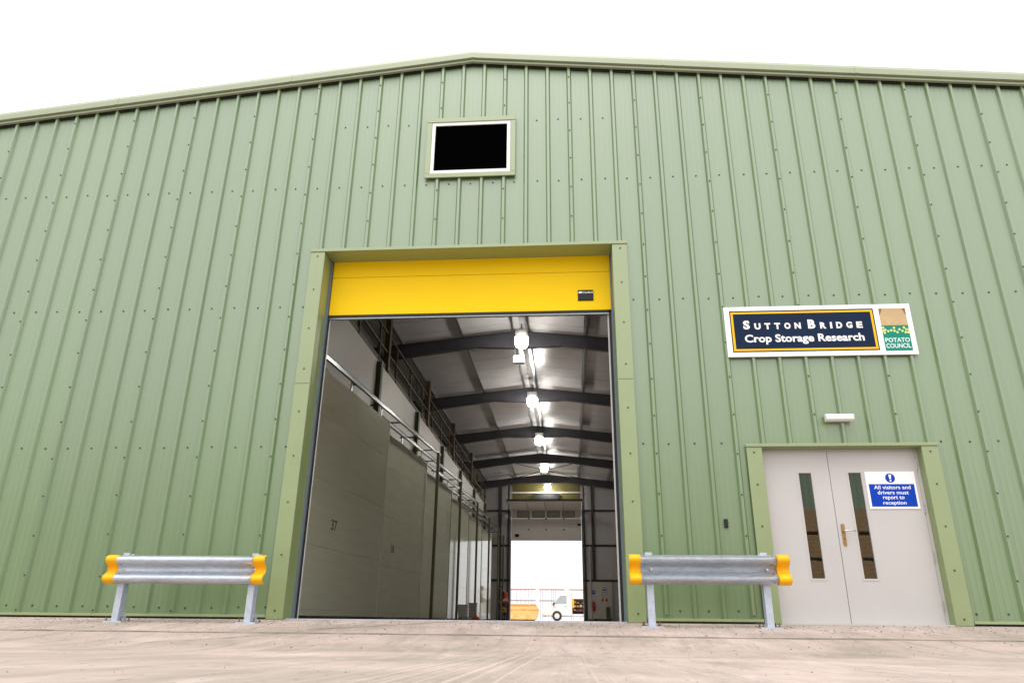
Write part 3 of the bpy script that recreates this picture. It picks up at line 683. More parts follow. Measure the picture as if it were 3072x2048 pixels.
# ================================================================== CRASH BARRIERS
HALF = [(.157, .010), (.154, -.018), (.140, -.060), (.122, -.080), (.098, -.083), (.078, -.076), (.058, -.050), (.040, -.018), (.022, -.004), (.0, -.001)]
WP = HALF + [(-z, y) for z, y in HALF[-2::-1]]
def wbeam(x0, x1, yb, zc, th, grow=0.0, segs=1):
    mb = MB(); n = len(WP)
    f = [(yb + y - grow, zc + z * (1 + grow * 4)) for z, y in WP]; b = [(y + th, z) for y, z in f]
    o = 0
    for s in range(segs + 1):
        x = x0 + (x1 - x0) * s / segs; mb.v += [(x, y, z) for y, z in f] + [(x, y, z) for y, z in b]
    for s in range(segs):
        a, c = s * 2 * n, (s + 1) * 2 * n
        for i in range(n - 1):
            mb.f.append([a + i, c + i, c + i + 1, a + i + 1][::-1]); mb.m.append(0)
            mb.f.append([a + n + i, c + n + i, c + n + i + 1, a + n + i + 1]); mb.m.append(0)
        mb.f.append([a, a + n, c + n, c]); mb.m.append(0); mb.f.append([a + n - 1, c + n - 1, c + 2 * n - 1, a + 2 * n - 1]); mb.m.append(0)
    for a in (0, segs * 2 * n):
        for i in range(n - 1): mb.f.append([a + i, a + i + 1, a + n + i + 1, a + n + i]); mb.m.append(0)
    return mb
def barrier(x0, x1, xc0, xc1, posts, zc, yb, label):
    g0 = gz(0, yb + 0.06)
    br = thing('crash_barrier', ((x0 + x1) / 2, yb, g0), label, 'barrier', 'galvanised barriers either side of the doorway')
    rl = wbeam(x0 - .1, x1 + .1, yb, zc, 0.004).build('rail', M_GALV, br, smooth=True)
    bo = MB()
    for x in (x0 + .045, x1 - .045):
        for dz in (.135, .05, -.05, -.135):
            yy = yb - (.064 if abs(dz) > .1 else .036) - 0.0015
            bo.lathe([(.0065, -.0015), (.0065, .0015)], (x, yy, zc + dz), 8, 'y')
    bo.build('bolt_hole', M_DARK, rl)
    for p in posts: MB().lathe([(.014, 0), (.012, -.008), (.005, -.010)], (p + 0.02, yb - 0.002, zc), 12, 'y').build('bolt', M_GALV, rl)
    for a, b in ((xc0, x0), (x1, xc1)):
        tag(wbeam(a, b, yb, zc, 0.012, 0.007, 3).build('end_cap', M_CAP, br, smooth=True), 'orange-yellow plastic end cap')
    for p in posts:
        w = 0.037
        po = MB().box(p - w, p + w, yb + .012, yb + .020, g0 + .01, zc + .185).box(p - .004, p + .004, yb + .020, yb + .108, g0 + .01, zc + .185).box(p - w, p + w, yb + .108, yb + .116, g0 + .01, zc + .185)
        po = po.build('post', M_GALVP, br)
        MB().box(p - .115, p + .115, yb - .03, yb + .20, g0 - .012, g0 + .011).build('base_plate', M_GALVP, po)
        MB().add([(p + .045, yb + .116, g0 + .0115), (p + .045, yb + .19, g0 + .0115), (p + .045, yb + .116, g0 + .13), (p + .052, yb + .116, g0 + .0115), (p + .052, yb + .19, g0 + .0115), (p + .052, yb + .116, g0 + .13)], [(0, 1, 2), (5, 4, 3), (0, 3, 4, 1), (1, 4, 5, 2), (2, 5, 3, 0)]).build('gusset', M_GALVP, po)
        for sx, sy in ((-.085, 0.0), (.085, 0.0), (-.085, .17), (.085, .17)):
            MB().lathe([(.014, 0), (.014, .012), (.007, .0125), (.007, .045)], (p + sx, yb + sy, g0 + .0115), 8).build('anchor_bolt', M_RUST, po)
    return br
barrier(3.615, 5.255, 3.485, 5.39, (3.67, 5.235), 0.520, -0.67, 'galvanised crash barrier standing alone on the left of the doorway')
barrier(9.668, 11.145, 9.54, 11.28, (9.765, 11.025), 0.545, -0.67, 'galvanised crash barrier between the doorway and the grey doors')

# ================================================================== COLD STORE FRONT INSIDE THE HALL
cs = thing('cold_store', (4.0, 2.0, sh(2)), 'white cold store block along the left side of the hall', 'store')
SX = 4.02
MB().box(BX0 + .3, 0.5, 2.0, 34.6, 0, 6.28).build('store_body', M_STORE, cs, shear=True)
ypost = [3.36, 8.34, 13.33, 18.31, 23.29, 28.28, 33.26]
yy = [2.0] + ypost + [34.6]
for i in range(len(yy) - 1):
    for z0, z1 in ((0, 2.2), (2.205, 4.7), (4.705, 6.28)):
        MB().box(0.5, SX, yy[i] + .002, yy[i + 1] - .002, z0, z1).build('wall_panel', M_STORE, cs, shear=True)
for y in ypost:
    MB().box(SX + .002, SX + .014, y - .09, y + .09, 4.6, 6.25).box(SX + .014, SX + .12, y - .005, y + .005, 4.6, 6.25).box(SX + .12, SX + .132, y - .09, y + .09, 4.6, 6.25).build('wall_post', M_OLIVE, cs, shear=True)
def railx(y, yend): return 4.95 - 0.0775 * (yend - y)
num = {0: '37', 1: '38'}
for k in range(6):
    ye = 12.9 + 5 * k; ys0 = ye - 9.2; yq = min(ye, 35.3)
    xa, xb = railx(ys0, ye), railx(yq, ye)
    rl = MB().beam((xa, ys0, 4.75), (xb, yq, 4.75), 0.055, 0.075).beam((xa - .05, ys0, 4.79), (xb - .05, yq, 4.79), 0.05, 0.012)
    rl = rl.build('door_rail', M_GALVI, cs, shear=True)
    bk = MB(); 
    MB().beam((xa - .10, ys0, 4.86), (xb - .10, yq, 4.86), 0.03, 0.09).build('rail_angle', M_DSTEEL, rl, shear=True)
    n = 6
    for j in range(n):
        y = ys0 + .4 + (yq - ys0 - .8) * j / (n - 1); x = railx(y, ye)
        MB().box(SX + .14, x - .03, y - .02, y + .02, 4.80, 4.83).build('rail_bracket', M_DSTEEL, rl, shear=True)
    # sliding door hung from the rail
    y0, y1 = 2.7 + 5 * k, 7.9 + 5 * k
    if y1 > 34: continue
    nm = ['nearest sliding cold store door, pale green-grey, numbered 37', 'second sliding cold store door, numbered 38, in shade behind door 37', 'third sliding cold store door from the entrance', 'fourth sliding cold store door from the entrance', 'fifth sliding cold store door, shining with light from the rear doorway', 'sixth and farthest sliding cold store door, nearest the worker'][k]
    dr = thing('sliding_door', (railx(y0, ye), y0, sh(y0)), nm, 'sliding door', 'sliding cold store doors')
    xo0, xo1 = railx(y0, ye), railx(y1, ye)
    dz = [(0.06, 1.25), (1.254, 2.45), (2.454, 3.65), (3.654, 4.50)]
    for z0, z1 in dz:
        mb = MB(); mb.add([(xo0 - .08, y0, z0), (xo0, y0, z0), (xo1, y1, z0), (xo1 - .08, y1, z0), (xo0 - .08, y0, z1), (xo0, y0, z1), (xo1, y1, z1), (xo1 - .08, y1, z1)], [(0, 3, 2, 1), (4, 5, 6, 7), (0, 1, 5, 4), (1, 2, 6, 5), (2, 3, 7, 6), (3, 0, 4, 7)])
        mb.build('door_panel', M_SLIDE, dr, shear=True)
    MB().beam((xo1 - .035, y1 + .012, 0.06), (xo1 - .035, y1 + .012, 4.52), 0.10, 0.02, (0, 1, 0)).build('edge_trim', M_WHITE if k < 2 else M_OLIVE, dr, shear=True)
    MB().beam((xo0 - .03, y0, 0.16), (xo1 - .03, y1, 0.16), 0.07, 0.012).build('kick_rail', M_LAMPH, dr, shear=True)
    for j in range(3):
        y = y0 + .6 + j * 2.0; x = railx(y, ye)
        MB().box(x - .035, x - .015, y - .04, y + .04, 4.51, 4.72).build('hanger', M_GALVI, dr, shear=True)
    if k in num:
        t = MB(); yc = y0 + 2.3; x = railx(yc, ye)
        put_text(t, num[k], yc - .14, yc + .14, 1.60, 1.80, 0.0, .012, plane='yz')
        t.v = [(railx(v[1], ye) + 0.004, v[1], v[2]) for v in t.v]
        t.build('number', M_BLACK if k == 0 else M_OLIVE, dr, shear=True)
for i, y in enumerate((12.4, 17.3, 22.4, 27.3, 32.2, 35.4)):
    MB().box(4.95, 5.03, y - .04, y + .04, 0, 4.7).build('guide_post', M_OLIVE, cs, shear=True)

# walkway railing on the store roof
wr = thing('walkway_railing', (4.15, 6, 6.28 + sh(6)), 'brown and yellow handrail of the walkway on the cold store roof', 'railing')
for z in (6.82, 7.35): MB().beam((4.0, 2.5, z), (4.0, 34.5, z), 0.05, 0.05).build('rail', M_HANDR, wr, shear=True)
MB().beam((4.0, 2.5, 6.36), (4.0, 34.5, 6.36), 0.02, 0.15).build('toe_board', M_HANDR, wr, shear=True)
for i in range(17):
    y = 2.6 + i * 1.95; MB().box(3.97, 4.03, y - .03, y + .03, 6.283, 7.38).build('post', M_HANDR, wr, shear=True)
for i in range(4):
    y = 9.3 + i * 6; MB().box(3.93, 4.07, y - .09, y + .09, 6.283, 7.9).build('support_post', M_HANDR, wr, shear=True)
# cable tray behind the handrail
ct = thing('cable_tray', (3.7, 6, 7.1 + sh(6)), 'bright metal cable tray running above the cold store walkway', 'cable tray')
MB().box(3.62, 3.80, 2.0, 34.5, 7.10, 7.115).build('tray', M_GALVI, ct, shear=True)
for i in range(9): MB().box(3.70, 3.72, 3 + i * 3.9, 3.02 + i * 3.9, 7.116, 7.75).build('hanger_rod', M_DSTEEL, ct, shear=True)

# ================================================================== HIGH BAY LIGHTS
ln = ['nearest and largest lit high bay lamp under the hall ridge', 'second lit high bay lamp from the entrance', 'third lit high bay lamp from the entrance', 'fourth lit high bay lamp, second from the rear wall', 'farthest and smallest lit high bay lamp, above the rear door']
for i, y in enumerate((10.3, 16.5, 22.8, 29.2, 35.2)):
    z = 7.30 + sh(y); x = 7.615
    h = thing('high_bay_light', (x, y, z), ln[i], 'light', 'high bay lights along the ridge')
    MB().lathe([(.105, 0.0), (.150, .015), (.185, .12), (.192, .26), (.16, .28)], (x, y, z), 24).build('bowl', M_LAMPB, h, smooth=True)
    MB().box(x - .175, x + .175, y - .14, y + .14, z + .2805, z + .50).build('gear_housing', M_LAMPH, h)
    MB().tube([(x, y, z + .50), (x, y, z + .73)], 0.014, 8).build('stem', M_DSTEEL, h)
hx = thing('hanging_junction_box', (7.49, 11.12, 7.07 + sh(11)), 'white box hung under the first roof beam', 'box')
MB().box(7.33, 7.655, 11.0, 11.2, 7.09 + sh(11), 7.30 + sh(11)).build('casing', M_WHITE, hx)
for x in (7.38, 7.60): MB().box(x - .012, x + .012, 11.09, 11.11, 7.30 + sh(11), 7.57 + sh(11)).build('bracket', M_DSTEEL, hx)

# ================================================================== THINGS BY THE REAR DOOR
Z0 = sh(BYL - .3)
fe = thing('fire_extinguisher', (10.19, BYL - .33, Z0 + .55), 'red fire extinguisher hung on the white board by the rear door', 'extinguisher')
MB().lathe([(.07, 0), (.08, .02), (.08, .38), (.055, .44), (.022, .46)], (10.19, BYL - .345, Z0 + .55), 16).build('cylinder', M_RED, fe, smooth=True)
MB().box(10.165, 10.215, BYL - .40, BYL - .32, Z0 + 1.012, Z0 + 1.06).build('valve', M_BLACK, fe)
MB().tube([(10.17, BYL - .36, Z0 + 1.03), (10.08, BYL - .36, Z0 + 1.0), (10.07, BYL - .36, Z0 + .85), (10.10, BYL - .36, Z0 + .7)], 0.014, 8).build('hose', M_BLACK, fe)
n1 = thing('blue_notice', (10.2, BYL - .265, Z0 + 1.47), 'small square blue notice above the fire extinguisher', 'notice')
MB().box(10.11, 10.30, BYL - .272, BYL - .2635, Z0 + 1.47, Z0 + 1.66).build('plate', M_BLUE, n1); MB().box(10.15, 10.26, BYL - .275, BYL - .2725, Z0 + 1.55, Z0 + 1.60).build('white_band', M_SIGNW, n1)
n2 = thing('striped_notice', (10.815, BYL - .265, Z0 + 1.54), 'small red, blue and white notice between the conduits', 'notice')
MB().box(10.735, 10.90, BYL - .300, BYL - .2965, Z0 + 1.54, Z0 + 1.82).build('plate', M_SIGNW, n2)
MB().box(10.735, 10.90, BYL - .304, BYL - .3005, Z0 + 1.64, Z0 + 1.72).build('blue_band', M_BLUE, n2)
MB().box(10.735, 10.90, BYL - .304, BYL - .3005, Z0 + 1.77, Z0 + 1.81).build('red_band', M_RED, n2); MB().box(10.735, 10.90, BYL - .304, BYL - .3005, Z0 + 1.55, Z0 + 1.58).build('red_band', M_RED, n2)
bx = thing('wall_cabinet', (10.99, BYL - .35, Z0 + .0), 'narrow brown cabinet standing at the foot of the white board', 'cabinet')
MB().box(10.89, 11.09, BYL - .46, BYL - .27, Z0 - .01, Z0 + .76).build('body', M_HANDR, bx); MB().box(10.90, 11.08, BYL - .468, BYL - .4605, Z0 + .05, Z0 + .74).build('door', M_OLIVE, bx)
bm = thing('broom', (5.05, 34.9, sh(34.9)), 'broom leaning by the left side of the rear doorway', 'broom')
MB().tube([(5.08, 34.85, sh(34.85) + .06), (5.28, 35.55, sh(35.5) + 1.45)], 0.016, 8).build('handle', M_WOOD, bm); MB().box(4.93, 5.23, 34.82, 34.88, sh(34.8) + .0, sh(34.8) + .07).build('head', M_RUST, bm)

# tubs, bucket and red funnel on the floor by the doors
def tub(x, y, w, d, h, label, m):
    z = sh(y); t = thing('plastic_tub', (x, y, z), label, 'tub')
    MB().add([(x - w * .42, y - d * .42, z), (x + w * .42, y - d * .42, z), (x + w * .42, y + d * .42, z), (x - w * .42, y + d * .42, z), (x - w / 2, y - d / 2, z + h), (x + w / 2, y - d / 2, z + h), (x + w / 2, y + d / 2, z + h), (x - w / 2, y + d / 2, z + h)], [(0, 3, 2, 1), (4, 5, 6, 7), (0, 1, 5, 4), (1, 2, 6, 5), (2, 3, 7, 6), (3, 0, 4, 7)]).build('body', m, t)
    MB().box(x - w / 2 - .012, x + w / 2 + .012, y - d / 2 - .012, y + d / 2 + .012, z + h + .0005, z + h + .03).build('lid', m, t)
tub(4.80, 20.2, .34, .34, .52, 'grey plastic tub standing left of the two by the cold store doors', M_LAMPH)
tub(5.10, 20.9, .30, .30, .60, 'pale plastic tub standing right of the two by the cold store doors', M_BIN)
rf = thing('red_funnel', (5.19, 20.3, sh(20.3)), 'red plastic funnel upturned on the floor beside the pale tub', 'funnel')
MB().lathe([(.125, 0), (.128, .02), (.115, .09), (.028, .19), (.016, .30), (.010, .31)], (5.30, 20.3, sh(20.3)), 16).build('cone', M_REDP, rf, smooth=True)
MB().lathe([(.14, 0), (.14, .012), (.128, .013)], (5.30, 20.3, sh(20.3) + .001), 16).build('rim', M_REDP, rf)
co = thing('hose_coil', (4.95, 19.4, sh(19.4)), 'pale coil of hose lying on the floor in front of the tubs', 'hose')
MB().tube([(4.95 + (.17 + .005 * (j % 5)) * math.cos(j * .4), 19.4 + .17 * math.sin(j * .4), sh(19.4) + .02 + .0016 * j) for j in range(64)], 0.016, 6).build('coil', M_BIN, co)

# ================================================================== PERSON (working by the rear doorway, turned to the left)
def person(px, py, label):
    z0 = sh(py); P = thing('person', (px, py, z0), label, 'person')
    J = {'pel': (0, 0, .95), 'wst': (.02, 0, 1.08), 'chs': (-.02, 0, 1.32), 'nck': (-.09, 0, 1.49), 'hd0': (-.12, 0, 1.56),
         'shL': (-.05, -.18, 1.42), 'elL': (-.02, -.24, 1.16), 'wrL': (-.20, -.22, .98), 'shR': (-.05, .18, 1.42), 'elR': (-.08, .24, 1.16), 'wrR': (-.27, .2, 1.0),
         'hpL': (.0, -.09, .92), 'knL': (-.05, -.10, .50), 'anL': (.06, -.10, .09), 'toL': (-.14, -.11, .03),
         'hpR': (.0, .09, .92), 'knR': (.03, .10, .50), 'anR': (.16, .10, .09), 'toR': (-.03, .11, .03)}
    E = [('pel', 'wst'), ('wst', 'chs'), ('chs', 'nck'), ('nck', 'hd0'), ('chs', 'shL'), ('shL', 'elL'), ('elL', 'wrL'), ('chs', 'shR'), ('shR', 'elR'), ('elR', 'wrR'),
         ('pel', 'hpL'), ('hpL', 'knL'), ('knL', 'anL'), ('anL', 'toL'), ('pel', 'hpR'), ('hpR', 'knR'), ('knR', 'anR'), ('anR', 'toR')]
    Rr = {'pel': .15, 'wst': .135, 'chs': .16, 'nck': .058, 'hd0': .055, 'shL': .075, 'elL': .05, 'wrL': .033, 'shR': .075, 'elR': .05, 'wrR': .033,
          'hpL': .10, 'knL': .066, 'anL': .045, 'toL': .035, 'hpR': .10, 'knR': .066, 'anR': .045, 'toR': .035}
    def skin(joints, edges, rad, rootj):
        ks = list(joints); me = D.meshes.new('person'); me.from_pydata([joints[k] for k in ks], [(ks.index(a), ks.index(b)) for a, b in edges], [])
        ob = D.objects.new('tmp', me); COL.objects.link(ob); ob.modifiers.new('s', 'SKIN')
        for i, k in enumerate(ks):
            r = rad[k]; me.skin_vertices[0].data[i].radius = r if isinstance(r, tuple) else (r, r); me.skin_vertices[0].data[i].use_root = (k == rootj)
        ss = ob.modifiers.new('d', 'SUBSURF'); ss.levels = 2; ss.render_levels = 2
        bpy.context.view_layer.update()
        m2 = D.meshes.new_from_object(ob.evaluated_get(bpy.context.evaluated_depsgraph_get())); D.objects.remove(ob); D.meshes.remove(me)
        return [tuple(v.co) for v in m2.vertices], [tuple(p.vertices) for p in m2.polygons]
    mb = MB(); vv, ff = skin(J, E, Rr, 'pel'); mb.add([(px + a, py + b, z0 + c) for a, b, c in vv], ff)
    # head with face, ears, nose; hands with fingers
    hc = Vector((px - .15, py, z0 + 1.655)); nh = 14
    prof = [(.02, -.118), (.05, -.108), (.072, -.07), (.080, -.01), (.082, .04), (.070, .085), (.04, .112), (.01, .118)]
    o = len(mb.v)
    for r, h in prof:
        for j in range(nh):
            a = 6.28318 * j / nh; u = 1.18 * r * math.cos(a); w = .92 * r * math.sin(a)
            if math.cos(a) < -.95 and -.03 < h < .02: u -= .022
            if abs(math.sin(a)) > .97 and -.03 < h < .03: w *= 1.14
            mb.v.append((hc.x + u, hc.y + w, hc.z + h))
    for i in range(len(prof) - 1):
        for j in range(nh): mb.f.append([o + i * nh + j, o + i * nh + (j + 1) % nh, o + (i + 1) * nh + (j + 1) % nh, o + (i + 1) * nh + j]); mb.m.append(0)
    mb.f.append([o + (len(prof) - 1) * nh + j for j in range(nh)]); mb.m.append(0)
    for wr in ('wrL', 'wrR'):
        w = Vector(J[wr]) + Vector((px, py, z0)); d = Vector((-.8, 0, -.6)).normalized()
        mb.tube([w - d * .02, w + d * .05, w + d * .09], [.026, .036, .030], 8)
        for k, (off, ln_) in enumerate(((-.026, .07), (-.009, .08), (.009, .075), (.026, .058))):
            b = w + d * .085 + Vector((0, off, 0)); mb.tube([b, b + d * ln_ * .5, b + d * ln_ * .75 + Vector((0, 0, -.02)), b + d * ln_ * .8 + Vector((.01, 0, -.045))], [.009, .009, .008, .006], 6)
        b = w + d * .03; mb.tube([b, b + Vector((-.02, 0, .035)), b + Vector((-.05, 0, .045))], [.011, .010, .007], 6)
    for i, f in enumerate(mb.f):
        c = [sum(mb.v[q][k] for q in f) / len(f) for k in range(3)]; x, y, z = c[0] - px, c[1] - py, c[2] - z0
        if z > 1.535: m = 1 if (z > 1.71 or (x > -.125 and z > 1.60)) else 0
        elif z > 1.5: m = 0
        elif z > 1.0 and x > -.205: m = 2
        elif abs(y) > .16 and z > .8 and x < -.205: m = 0
        elif z > .09: m = 3
        else: m = 4
        mb.m[i] = m
    for s in (-1, 1): mb.mi(1); mb.box(hc.x - .092, hc.x - .086, hc.y + s * .03 - .01, hc.y + s * .03 + .01, hc.z + .0, hc.z + .012)
    mb.build('body', [M_SKIN, M_HAIR, M_NAVYC, M_TROUS, M_BOOT], P, smooth=True)
    vj = {'a': (.03, 0, .93), 'b': (.025, 0, 1.1), 'c': (-.02, 0, 1.34), 'd': (-.05, 0, 1.45)}
    v2, f2 = skin(vj, [('a', 'b'), ('b', 'c'), ('c', 'd')], {'a': (.185, .2), 'b': (.175, .19), 'c': (.185, .2), 'd': (.12, .15)}, 'b')
    vm = MB().add([(px + a, py + b * 1.0, z0 + c) for a, b, c in v2], f2)
    for i, f in enumerate(vm.f):
        zc = sum(vm.v[q][2] for q in f) / len(f) - z0
        vm.m[i] = 1 if (1.02 < zc < 1.06) else 0
    vm.build('hi_vis_vest', [M_VEST, M_REFL], P, smooth=True)
    kb = MB()
    for hh, kk in (('hpL', 'knL'), ('hpR', 'knR')):
        a, b = Vector(J[hh]) + Vector((px, py, z0)), Vector(J[kk]) + Vector((px, py, z0))
        kb.tube([a.lerp(b, .62), a.lerp(b, .8), b, b + Vector((.02, 0, -.1))], [.092, .09, .085, .078], 12)
    kb.build('yellow_knee_cover', M_CLOTHY, P, smooth=True)
person(5.28, 33.1, 'worker in an orange vest standing by the rear doorway, facing the cold store')

# ================================================================== YARD BEHIND THE HALL
Yk = 51.0; zk = sh(Yk)
sk = thing('waste_skip', (4.6, Yk, zk), 'orange waste skip, paled as if overexposed, in the yard beyond the rear door', 'skip')
def skippoly(): return [(3.0, .06), (6.18, .06), (6.45, .82), (6.22, 1.17), (2.9, 1.17), (2.6, .82)]
p = skippoly(); mb = MB().prism([(a, zk + b) for a, b in p], Yk - .85, Yk - .80, 'y').prism([(a, zk + b) for a, b in p], Yk + .80, Yk + .85, 'y')
for i in (0, 1, 2, 4, 5): 
    a, b = p[i], p[(i + 1) % 6]
    if i == 2 or i == 4: pass
    mb.quad((a[0], Yk - .85, zk + a[1]), (a[0], Yk + .85, zk + a[1]), (b[0], Yk + .85, zk + b[1]), (b[0], Yk - .85, zk + b[1]))
mb.build('shell', M_SKIP, sk)
MB().box(2.86, 6.26, Yk - .92, Yk - .852, zk + 1.10, zk + 1.18).build('rim', M_SKIP, sk)
MB().beam((2.65, Yk - .88, zk + .80), (6.42, Yk - .88, zk + .80), .05, .06).build('side_rib', M_SKIP, sk)
for x in (3.6, 4.6, 5.6): MB().box(x - .04, x + .04, Yk - .90, Yk - .852, zk + .08, zk + .77).build('side_stiffener', M_SKIP, sk)
MB().box(3.1, 6.1, Yk - .7, Yk + .7, zk, zk + .058).build('skid', M_RUST, sk)

Yv = 54.0; zv = sh(Yv)
vn = thing('parked_van', (9.2, Yv, zv), 'white van in the yard with its side open on shelves of tools', 'van')
sx = 1.04
vp = [(6.70, .34), (6.62, .55), (6.66, .86), (6.86, 1.06), (7.42, 1.20), (8.02, 1.98), (8.25, 2.16), (8.6, 2.24), (11.9, 2.26), (12.05, 2.1), (12.08, .34)]
def vanpoly(pl, ya, yb, m, name, par, bev=0.10):
    n = len(pl); cx = sum(a for a, b in pl) / n; cz = sum(b for a, b in pl) / n; mb = MB(); rings = []
    for y, s in ((ya, .955), (ya + bev * .6, .99), (ya + bev * 1.6, 1.0), (yb - bev * 1.6, 1.0), (yb - bev * .6, .99), (yb, .955)):
        o = len(mb.v); rings.append(o); mb.v += [(cx + (a - cx) * s, y, zv + cz + (b - cz) * s) for a, b in pl]
    for r in range(5):
        for i in range(n): mb.f.append([rings[r] + i, rings[r] + (i + 1) % n, rings[r + 1] + (i + 1) % n, rings[r + 1] + i]); mb.m.append(0)
    mb.f.append([rings[0] + i for i in range(n)][::-1]); mb.m.append(0); mb.f.append([rings[5] + i for i in range(n)]); mb.m.append(0)
    return mb.build(name, m, par)
# body in three lengths so that the side door opening is a real hole
cab = [q for q in vp if q[0] <= 8.7] + [(9.0, 2.245), (9.0, .34)]
vanpoly(cab, Yv - .95, Yv + .95, M_VANW, 'cab', vn)
MB().box(9.002, 12.08, Yv - .93, Yv + .93, zv + 2.14, zv + 2.25).build('roof', M_VANW, vn)
MB().box(9.002, 12.08, Yv - .93, Yv + .93, zv + .34, zv + .50).build('floor', M_VANW, vn)
MB().box(9.002, 12.08, Yv + .88, Yv + .93, zv + .50, zv + 2.139).build('far_side', M_DSTEEL, vn)
MB().box(10.35, 12.08, Yv - .93, Yv - .88, zv + .50, zv + 2.139).build('rear_side', M_VANW, vn)
MB().box(9.002, 10.35, Yv - .93, Yv - .88, zv + 1.62, zv + 2.139).build('side_header', M_VANW, vn)
for i, z in enumerate((.75, 1.02, 1.30, 1.52)):
    s = MB().box(9.05, 10.3, Yv - .2, Yv + .3, zv + z, zv + z + .03).build('shelf', M_WOOD if i % 2 else M_FRAIL, vn)
    for j in range(5):
        x = 9.12 + j * .24; h = random.uniform(.08, .19)
        if z + h < 1.6: MB().box(x, x + random.uniform(.12, .2), Yv - .18, Yv + .1, zv + z + .0305, zv + z + .03 + h).build('tool_box', random.choice((M_CAP, M_RED, M_DSTEEL, M_SYEL, M_WHITE)), s)
MB().box(9.01, 9.14, Yv - .97, Yv - .935, zv + .95, zv + 1.6).build('door_edge', M_SYEL, vn)
MB().add([(7.52, Yv - .952, zv + 1.24), (8.55, Yv - .952, zv + 1.24), (8.55, Yv - .952, zv + 1.86), (8.06, Yv - .952, zv + 1.86)], [(0, 1, 2, 3)]).build('side_window', M_WIN, vn)
MB().quad((7.45, Yv - .72, zv + 1.245), (7.45, Yv + .72, zv + 1.245), (7.99, Yv + .68, zv + 1.95), (7.99, Yv - .68, zv + 1.95)).build('windscreen', M_WIN, vn)
MB().box(7.45, 7.60, Yv - 1.12, Yv - .96, zv + 1.16, zv + 1.34).build('wing_mirror', M_DSTEEL, vn)
MB().box(8.35, 8.55, Yv - .975, Yv - .951, zv + 1.06, zv + 1.10).build('door_handle', M_WIN, vn)
MB().box(6.62, 6.80, Yv - .92, Yv + .92, zv + .30, zv + .46).build('bumper', M_LAMPH, vn)
for yy2 in (-.82, .55): MB().box(6.66, 6.78, Yv + yy2, Yv + yy2 + .27, zv + .72, zv + .88).build('headlight', M_WIN, vn)
for x in (7.78, 11.3):
    for y in (Yv - .96, Yv + .76):
        w = MB().lathe([(.20, .01), (.28, -.005), (.325, .03), (.33, .1), (.325, .17), (.28, .2)], (x, y, zv + .33), 24, 'y').build('tyre', M_TYRE, vn, smooth=True)
        MB().lathe([(.21, .02), (.195, -.004), (.16, .012), (.06, .004), (.05, -.012)], (x, y - .012, zv + .33), 20, 'y').build('rim', M_VANW, w, smooth=True)
    MB().lathe([(.385, 0), (.385, .012)], (x, Yv - .953, zv + .34), 24, 'y').build('wheel_arch', M_TYRE, vn)

Yf = 61.0; zf = sh(Yf)
fn = thing('slatted_fence', (7, Yf, zf), 'pale slatted fence with white posts and red-brown rails across the back of the yard', 'fence')
for a, b in ((1.2, 5.75), (6.05, 8.35), (8.7, 13.5)):
    for z in (1.62, 2.57): MB().box(a, b, Yf - .04, Yf + .04, zf + z, zf + z + .10).build('rail', M_FRAIL, fn)
for x in (1.05, 5.9, 8.52, 13.6): MB().box(x - .15, x + .15, Yf - .1, Yf + .1, zf, zf + 2.75).build('post', M_FPOST, fn)
x = 1.3; sl = None
while x < 13.4:
    if not (5.7 < x < 6.1 or 8.3 < x < 8.75):
        if sl is None: sl = MB().box(-.035, .035, -.01, .01, 0, 2.5).build('slat', M_FSLAT, fn, org=(0, 0, 0)); s = sl
        else: s = sl.copy(); COL.objects.link(s)
        s.location = (x - 7, -.06, .06)
    x += random.choice((.16, .2, .24, .3))

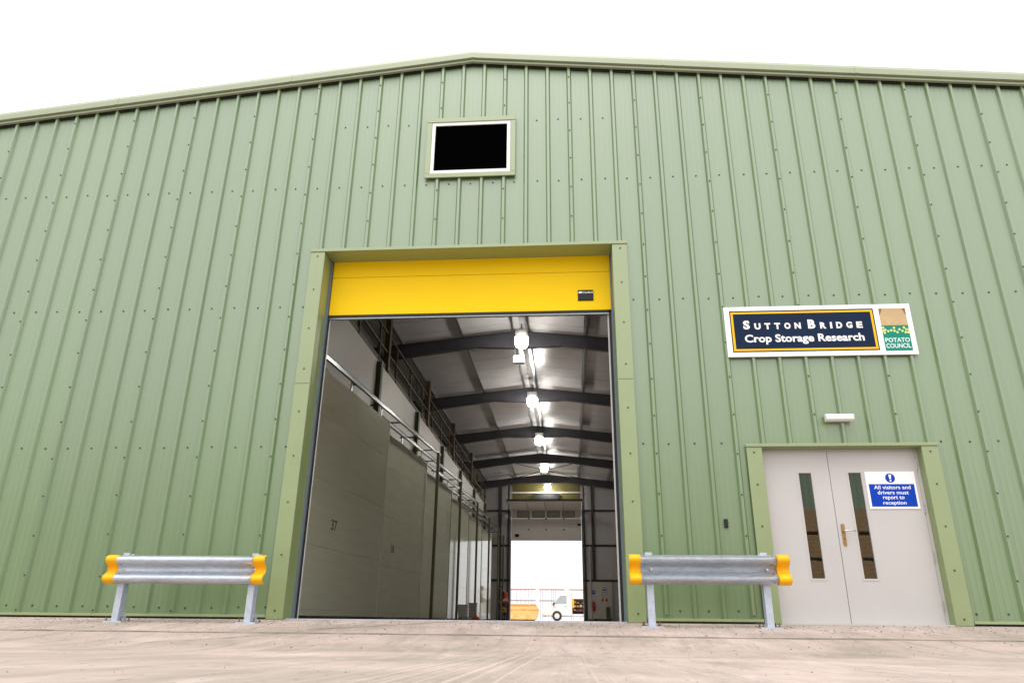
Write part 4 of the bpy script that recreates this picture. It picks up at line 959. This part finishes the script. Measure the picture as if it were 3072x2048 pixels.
# ================================================================== OPPOSITE SIDE OF THE APRON (seen reflected in the door glass)
ob = thing('opposite_shed', (12, -34, -.285), 'green ribbed shed across the apron, seen only in the door glass', 'building')
mb = MB(); xx = -40.0  # run beyond the reflected part made up to shape light on gable and doors
while xx < 27:
    for dx, dp in ((0, 0), (.22, 0), (.25, .035), (.30, .035)): mb.v.append((xx + dx, -34 + dp, 0))
    xx += .333
n = len(mb.v); mb.v = [(a, b, -.29) for a, b, c in mb.v] + [(a, b, 8.9) for a, b, c in mb.v]
for i in range(n - 1): mb.f.append([i + 1, i, n + i, n + i + 1]); mb.m.append(0)
mb.build('wall', M_CLAD, ob)
MB().prism([(-33.8, 8.85), (-33.8, 9.0), (-46, 10.2), (-58, 9.0), (-58, 8.85)], -40.3, 27.3, 'x').build('roof', M_ROOF, ob)
MB().box(-40, 27, -58, -57.9, -.29, 8.85).build('rear_wall', M_CLAD, ob)
for xe in (-40.05, 27.0): MB().box(xe, xe + .05, -57.9, -34, -.29, 8.85).build('end_wall', M_CLAD, ob)
def crate():
    c = thing('potato_box', (0, 0, 0), 'x', 'box', 'stacked wooden boxes across the apron')
    b = MB().box(-.88, .88, 0, .025, 0, .165).build('board', M_WOOD, c, org=(0, 0, 0))
    for i in range(5):
        q = b if i == 0 else b.copy()
        if i: COL.objects.link(q)
        q.location = (0, 0, .13 + i * .172)
    for i in range(5): q = b.copy(); COL.objects.link(q); q.location = (0, -1.2, .13 + i * .172)
    s = MB().box(-.02, .0, -1.17, -.005, 0, .165).build('end_board', M_WOOD, c, org=(0, 0, 0))
    for e, xe in enumerate((-.86, .88)):
        for i in range(5):
            q = s if (e == 0 and i == 0) else s.copy()
            if not (e == 0 and i == 0): COL.objects.link(q)
            q.location = (xe, 0, .13 + i * .172)
    for x in (-.84, 0, .76): MB().box(x, x + .09, -1.16, -.003, 0, .10).build('bearer', M_WOOD, c, org=(0, 0, 0))
    MB().box(-.86, .86, -1.16, -.003, .101, .128).build('base_deck', M_WOOD, c, org=(0, 0, 0))
    return c
c0 = crate(); used = False
cols = [('leftmost', 15.4), ('second', 17.25), ('third', 19.1), ('fourth', 21.3), ('rightmost', 23.15)]
lev = ['bottom', 'second', 'middle', 'fourth', 'top']
for ci, (cn_, x) in enumerate(cols):
    for k in range(5):
        c = c0 if not used else copy_tree(c0); used = True
        c.location = (x + random.uniform(-.03, .03), -22 + random.uniform(-.04, .04), -.285 + k * 1.02)
        c['label'] = '%s wooden potato box of the %s stack reflected in the door glass' % (lev[k], cn_)
